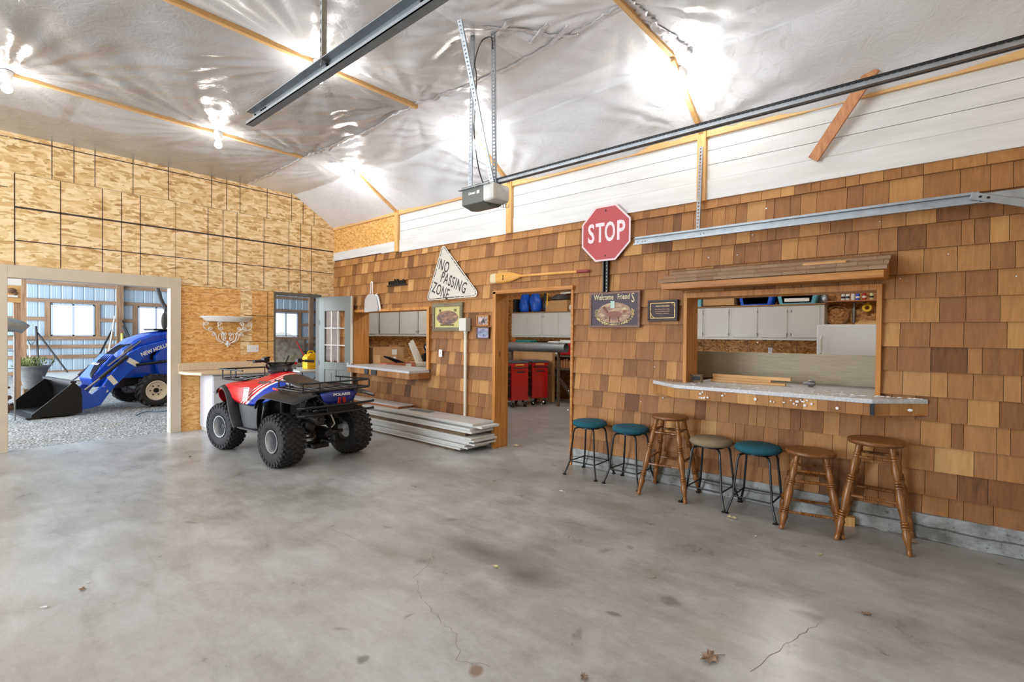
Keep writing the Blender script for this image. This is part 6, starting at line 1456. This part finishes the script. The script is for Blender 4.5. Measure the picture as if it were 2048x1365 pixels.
tool('fence_post', 'dark steel post slanting right of the middle shed post', (-23.65, 4.55, 1.75), (-23.2, 4.98, .05), .03, M_DKGREY); tool('fence_post', 'second steel post right of the middle shed post, outermost', (-23.65, 4.55, 1.95), (-23.2, 5.12, .05), .026, M_BLKMET)
tool('broom', 'red-topped slim handle above the left yellow can', (-11.2, 5.33, 1.35), (-11.1, 5.62, .745), .012, M_RED); tool('broom', 'red-topped slim handle above the right yellow can', (-11.2, 5.82, 1.35), (-11.1, 6.02, .745), .012, mat('handle_red2', (180, 60, 30), .5))
# table and yellow fuel cans past the entry door
t = thing('folding_table', 'grey folding table with black legs past the open entry door', 'table', (-10.6, 5.25, -.03)); obj('table_top', MB().span((-.62, -.36, .735), (.50, 1.1, .77)), mat('table_grey', (202, 204, 206), .5), t, bev=.01)
for y in (-.25, .95):
    for x in (-.5, .38): obj('leg', MB().tube([(x, y, .735), (x, y, 0)], .018), M_DKGREY, t)
obj('brace', MB().tube([(.38, -.25, .35), (.1, .35, .735)], .01).tube([(.38, -.25, .12), (.38, .95, .12)], .01), M_DKGREY, t)
def can(label, x, y, z=.742):
    t = thing('fuel_can', label, 'fuel can', (x, y, z), .15, 'yellow fuel cans')
    P = round_poly([(-.15, 0), (.15, 0), (.155, .26), (.06, .35), (-.06, .35), (-.155, .26)], .035)
    mb = MB(); mb.prism([(a, b) for a, b in P], 0, -.09, .09); obj('body', mb, M_YELLOW, t, bev=.02, seg=3)
    obj('handle', MB().tube([(0, -.08, .35), (0, -.05, .39), (0, .05, .39), (0, .08, .35)], .015), M_YELLOW, t); obj('spout', MB().cyl((0, -.11, .33), (.0, -.16, .40), .018), M_BLACK, t)
    obj('groove', MB().span((.088, -.12, .05), (.093, .12, .062)).span((.088, -.12, .22), (.093, .12, .232)), mat('yellow_dark', (190, 146, 8), .45), t)
can('left yellow fuel can on the folding table', -10.5, 5.33); can('right yellow fuel can partly behind the open door', -10.5, 5.68)
t = thing('camouflage_cover', 'mottled grey-brown covered bale below the shed window seen past the entry door', 'cover', (-22.6, 10.4, -.04)); mb = MB(); mb.grid([[(.5+.06*math.sin(z_*3+y*2), y, z_) for z_ in np.linspace(0, 1.28, 10)] for y in np.linspace(-1.4, .62, 16)]); mb.span((-.5, -1.4, 0), (.40, .58, 1.25)); obj('cover', mb, blobmat('camouflage', [(84, 76, 66), (140, 126, 106), (176, 164, 142), (100, 94, 84)], 3.2, (1, 1, 1)), t, solid=.02)
m = MB(); m.tube(curve3([(-11.2, 2.35, -.02), (-11.6, 2.6, -.015), (-11.5, 2.9, -.02), (-11.9, 3.2, -.02), (-11.4, 3.5, -.02)], 6), .012, 6); tag(obj('blue_cord', m, mat('cord_blue', (92, 124, 150), .6)), 'thin blue cord lying on the gravel before the tractor wheel', 'cord')

# ------------------------------------------------------------------ tractor with front loader
T = thing('tractor', 'blue compact tractor with black front loader bucket on the gravel', 'tractor', (-13.1, 2.86, -.03), math.atan2(-.99, .138))
# local: x forward, y towards the garage; helper turns (Y, z) seen on the near side into local
def tl(Y, z): return (-(Y-2.86), z+.03)
def tyre(name, x, y, r, w, rr, n):
    t = obj('wheel', MB().ring([[(q*math.cos(a), yy, q*math.sin(a)) for a in np.linspace(0, 2*PI, 36, endpoint=False)] for yy, q in ((-w*.4, rr), (-w*.5, rr+.05), (-w*.48, r-.05), (-w*.35, r-.02), (w*.35, r-.02), (w*.48, r-.05), (w*.5, rr+.05), (w*.4, rr), (0, rr-.02))], loop=True), M_RUBBER, T)
    t.location = (x, y, r)
    mb = MB()
    for k in range(n):
        for s in (-1, 1):
            a = 2*PI*(k+(.5 if s > 0 else 0))/n; mb.box(Vector(((r-.012)*math.cos(a), s*w*.24, (r-.012)*math.sin(a))), (.035, w*.52, .045), Matrix.Rotation(-a, 3, 'Y') @ Matrix.Rotation(s*.6, 3, 'X'))
    obj('tread', mb, M_RUBBER, t)
    mb = MB(); o = 1 if y > 0 else -1
    mb.ring([[(max(q, .001)*math.cos(a), o*yy, max(q, .001)*math.sin(a)) for a in np.linspace(0, 2*PI, 32, endpoint=False)] for yy, q in ((w*.42, rr+.005), (w*.44, rr-.01), (w*.25, rr-.03), (w*.12, rr-.05), (w*.10, .08), (w*.18, .075), (w*.18, .001))], cap=False); obj('rim', mb, M_CREAM, t)
    mb = MB(); mb.cyl((0, o*w*.1, 0), (0, o*w*.3, 0), .05, n=14)
    for k in range(6): mb.cyl((.10*math.cos(k*PI/3), o*w*.1, .10*math.sin(k*PI/3)), (.10*math.cos(k*PI/3), o*w*.2, .10*math.sin(k*PI/3)), .014, n=6)
    obj('hub', mb, M_BLKMET, t)
tyre('f', 0, .64, .335, .22, .20, 18); tyre('f', 0, -.64, .335, .22, .20, 18)
tyre('r', -1.75, .70, .56, .36, .34, 20); tyre('r', -1.75, -.70, .56, .36, .34, 20)
HX_ = [( .52, .60), (.55, .93), (.44, 1.22), (.24, 1.41), (-.06, 1.53), (-.5, 1.60), (-1.1, 1.63), (-1.1, .60)]
mb = MB(); rings = []
for y, k in ((-.34, .93), (-.30, .98), (-.15, 1), (.15, 1), (.30, .98), (.34, .93)): rings.append([(-.3+(a+.3)*k, y, .6+(b-.6)*k) for a, b in HX_])
mb.ring(rings, smooth=True); obj('hood', mb, M_BLUE, T, angle=25)
obj('hood_grille', MB().prism([(-.02, 1.10), (-.38, 1.22), (-.38, .98), (-.02, .96)], 1, .335, .348), M_BLACK, T)
obj('headlight', MB().prism([(.50, .98), (.44, 1.16), (.30, 1.30), (.28, 1.14), (.40, 1.0)], 1, .28, .345), M_GALVD, T)
mb = MB(); mb.span((-2.1, -.24, .42), (.45, .24, .72)); mb.span((-.1, -.52, .30), (.1, .52, .40)); mb.span((.40, -.30, .40), (.60, .30, .66)); obj('chassis', mb, M_DARK, T, bev=.02)
obj('side_step', MB().span((-1.2, .30, .55), (-.1, .42, .60)).tube([(-.9, .42, 1.0), (-.1, .44, .98)], .03), M_BLKMET, T)
obj('cowl', MB().span((-1.7, -.42, .6), (-1.1, .42, 1.45)), M_BLUE, T, bev=.05)
obj('rear_fender', MB().prism([(-1.2, .9), (-1.25, 1.15), (-1.6, 1.3), (-2.1, 1.3), (-2.2, 1.0)], 1, .45, .85).prism([(-1.2, .9), (-1.25, 1.15), (-1.6, 1.3), (-2.1, 1.3), (-2.2, 1.0)], 1, -.85, -.45), M_BLUE, T, bev=.02)
# loader arms
ARM = [(3.36, 1.41), (2.88, 1.28), (2.65, 1.21), (2.44, 1.09), (2.31, .91), (2.09, .60), (1.96, .36), (1.79, .17), (1.80, .03), (1.97, .08), (2.13, .33), (2.33, .57), (2.56, .80), (2.71, 1.0), (2.88, 1.10), (3.36, 1.26)]
for y0, y1 in ((.46, .54), (-.54, -.46)):
    a = obj('loader_arm', MB().prism([tl(*p) for p in ARM], 1, y0, y1), M_BLUE, T, bev=.008)
    obj('gusset', MB().prism([tl(*p) for p in ((1.80, .05), (1.83, .30), (1.99, .44), (2.10, .42), (1.95, .10))], 1, y0-.012, y1+.012), M_BLUE, a, bev=.006)
    obj('tower', MB().prism([tl(*p) for p in ((2.98, .62), (3.3, .62), (3.5, 1.42), (3.26, 1.46), (2.9, 1.0))], 1, y0-.03 if y0 > 0 else y0, y1 if y0 > 0 else y1+.03), M_BLUE, T, bev=.01)
    yc = (y0+y1)/2+(.0)
    for (p, q, r_, mt_) in ((tl(2.40, 1.03), tl(1.95, .60), .035, M_BLACK), (tl(1.95, .60), tl(1.72, .40), .018, M_STEEL), (tl(3.1, .90), tl(2.55, .84), .03, M_BLACK)):
        obj('hydraulic_cylinder', MB().cyl((p[0], yc+(.065 if y0 > 0 else -.065), p[1]), (q[0], yc+(.065 if y0 > 0 else -.065), q[1]), r_, n=12), mt_, T)
obj('cross_tube', MB().cyl((.70, -.5, .70), (.70, .5, .70), .06, n=14), M_BLUE, T)
obj('front_guard', MB().prism([(.56, .45), (.92, .45), (.98, .62), (.62, 1.10), (.55, 1.0)], 1, -.33, .33), M_BLUE, T, bev=.02)
mb = MB(); Mg = Matrix.Translation((.80, .05, .885)) @ Matrix.Rotation(.0, 4, 'Z') @ Matrix.Rotation(PI/2, 4, 'Z') @ Matrix.Rotation(math.radians(37), 4, 'X'); text_geo(mb, 'WORKMASTER', .05, Mg @ Matrix.Translation((-.05, 0, .012)), .003, .75, .02); obj('lettering', mb, M_LETTER, T)
for k in range(4): obj('hose', MB().tube(curve3([(.2, .30-.12*k, 1.32), (.45, .30-.1*k, 1.24), (.75, .28-.1*k, .95), (.95, .38-.05*k, .72), (1.0, .45, .65)], 5), .012, 6), M_BLKMET, T)
for k in range(3): obj('steel_line', MB().tube([(.15, .38-.03*k, 1.36), (.72, .40-.03*k, .86)], .009, 6), M_STEEL, T)
MT = Matrix.Translation((-.10, .545, 1.205)) @ Matrix.Rotation(PI, 4, 'Z') @ Matrix.Rotation(PI/2, 4, 'X') @ Matrix.Rotation(math.radians(23), 4, 'Z')
mb = MB(); text_geo(mb, 'NEW HOLLAND', .075, MT, .003, .86, .02); obj('lettering', mb, M_LETTER, T)
for (Y_, z_, w_, h_) in ((2.50, .90, .20, .10), (2.16, .56, .20, .09), (2.03, .37, .12, .09)):
    R = Matrix.Rotation(-.95, 3, 'Y') if Y_ < 2.4 else Matrix.Rotation(-.6, 3, 'Y'); p = tl(Y_, z_); obj('decal', MB().box((p[0], .542, p[1]), (w_, .003, h_), R), M_PAPER, T)
# bucket, opening forward
B0, B1 = -.92, .70

sd = [(1.22, .03), (1.24, .48), (1.34, .60), (1.92, .06), (1.92, .02), (1.36, .0)]
mb = MB()
mb.prism(sd, 1, B1-.02, B1); mb.prism(sd, 1, B0, B0+.02)
back = [(1.92, .015), (1.48, .01), (1.31, .05), (1.23, .16), (1.22, .32), (1.25, .46), (1.34, .60)]
mb.grid([[(x, y, z) for (x, z) in back] for y in np.linspace(B0+.01, B1-.01, 6)])
obj('bucket', mb, mat('bucket_black', (20, 20, 22), .35, .2, .25, 7), T, solid=.012)
obj('bucket_lip', MB().span((1.30, B0, .585), (1.39, B1, .625)).span((1.80, B0, -.005), (2.0, B1, .022)), mat('bucket_lip_dark', (58, 60, 64), .4, .5, .3, 9), T, bev=.004)
for a_, b_ in ((.42, .45), (.55, .58), (-.58, -.42)): obj('bucket_bracket', MB().prism([(1.02, .08), (1.0, .3), (1.22, .5), (1.22, .06)], 1, a_, b_), M_BLUE, T)
# canopy post, mirror, lamp
obj('canopy_post', MB().tube([(-.95, .50, 1.40), (-.58, .55, 2.3), (-.45, .55, 2.75)], .045, 8).tube([(-.95, -.50, 1.40), (-.58, -.55, 2.3), (-.45, -.55, 2.75)], .045, 8), M_DKGREY, T)
obj('mirror', MB().sphere((-.19, .60, 1.78), .16, 14, 10, (.42, .25, 1.15)), M_DKGREY, T); obj('mirror_arm', MB().tube([(-.19, .6, 1.95), (-.20, .6, 2.10), (-.42, .6, 2.10), (-.45, .57, 1.98), (-.6, .55, 1.95)], .014), M_BLKMET, T)
obj('work_lamp', MB().lathe((-.34, .56, 2.42), (-.46, .56, 2.38), [(0, .06), (.2, .08), (.8, .05), (1, .02)], 14), M_BLACK, T)
obj('steering_column', MB().tube([(-.4, .1, 1.55), (-.62, .15, 1.75), (-.75, .15, 1.72)], .03).tube([(-.28, .5, 1.40), (-.30, .5, 1.62), (-.5, .5, 1.78)], .018), M_BLACK, T)
obj('hood_pad', MB().span((-.55, -.2, 1.58), (-.1, .3, 1.62)), M_BLKMET, T, bev=.015)
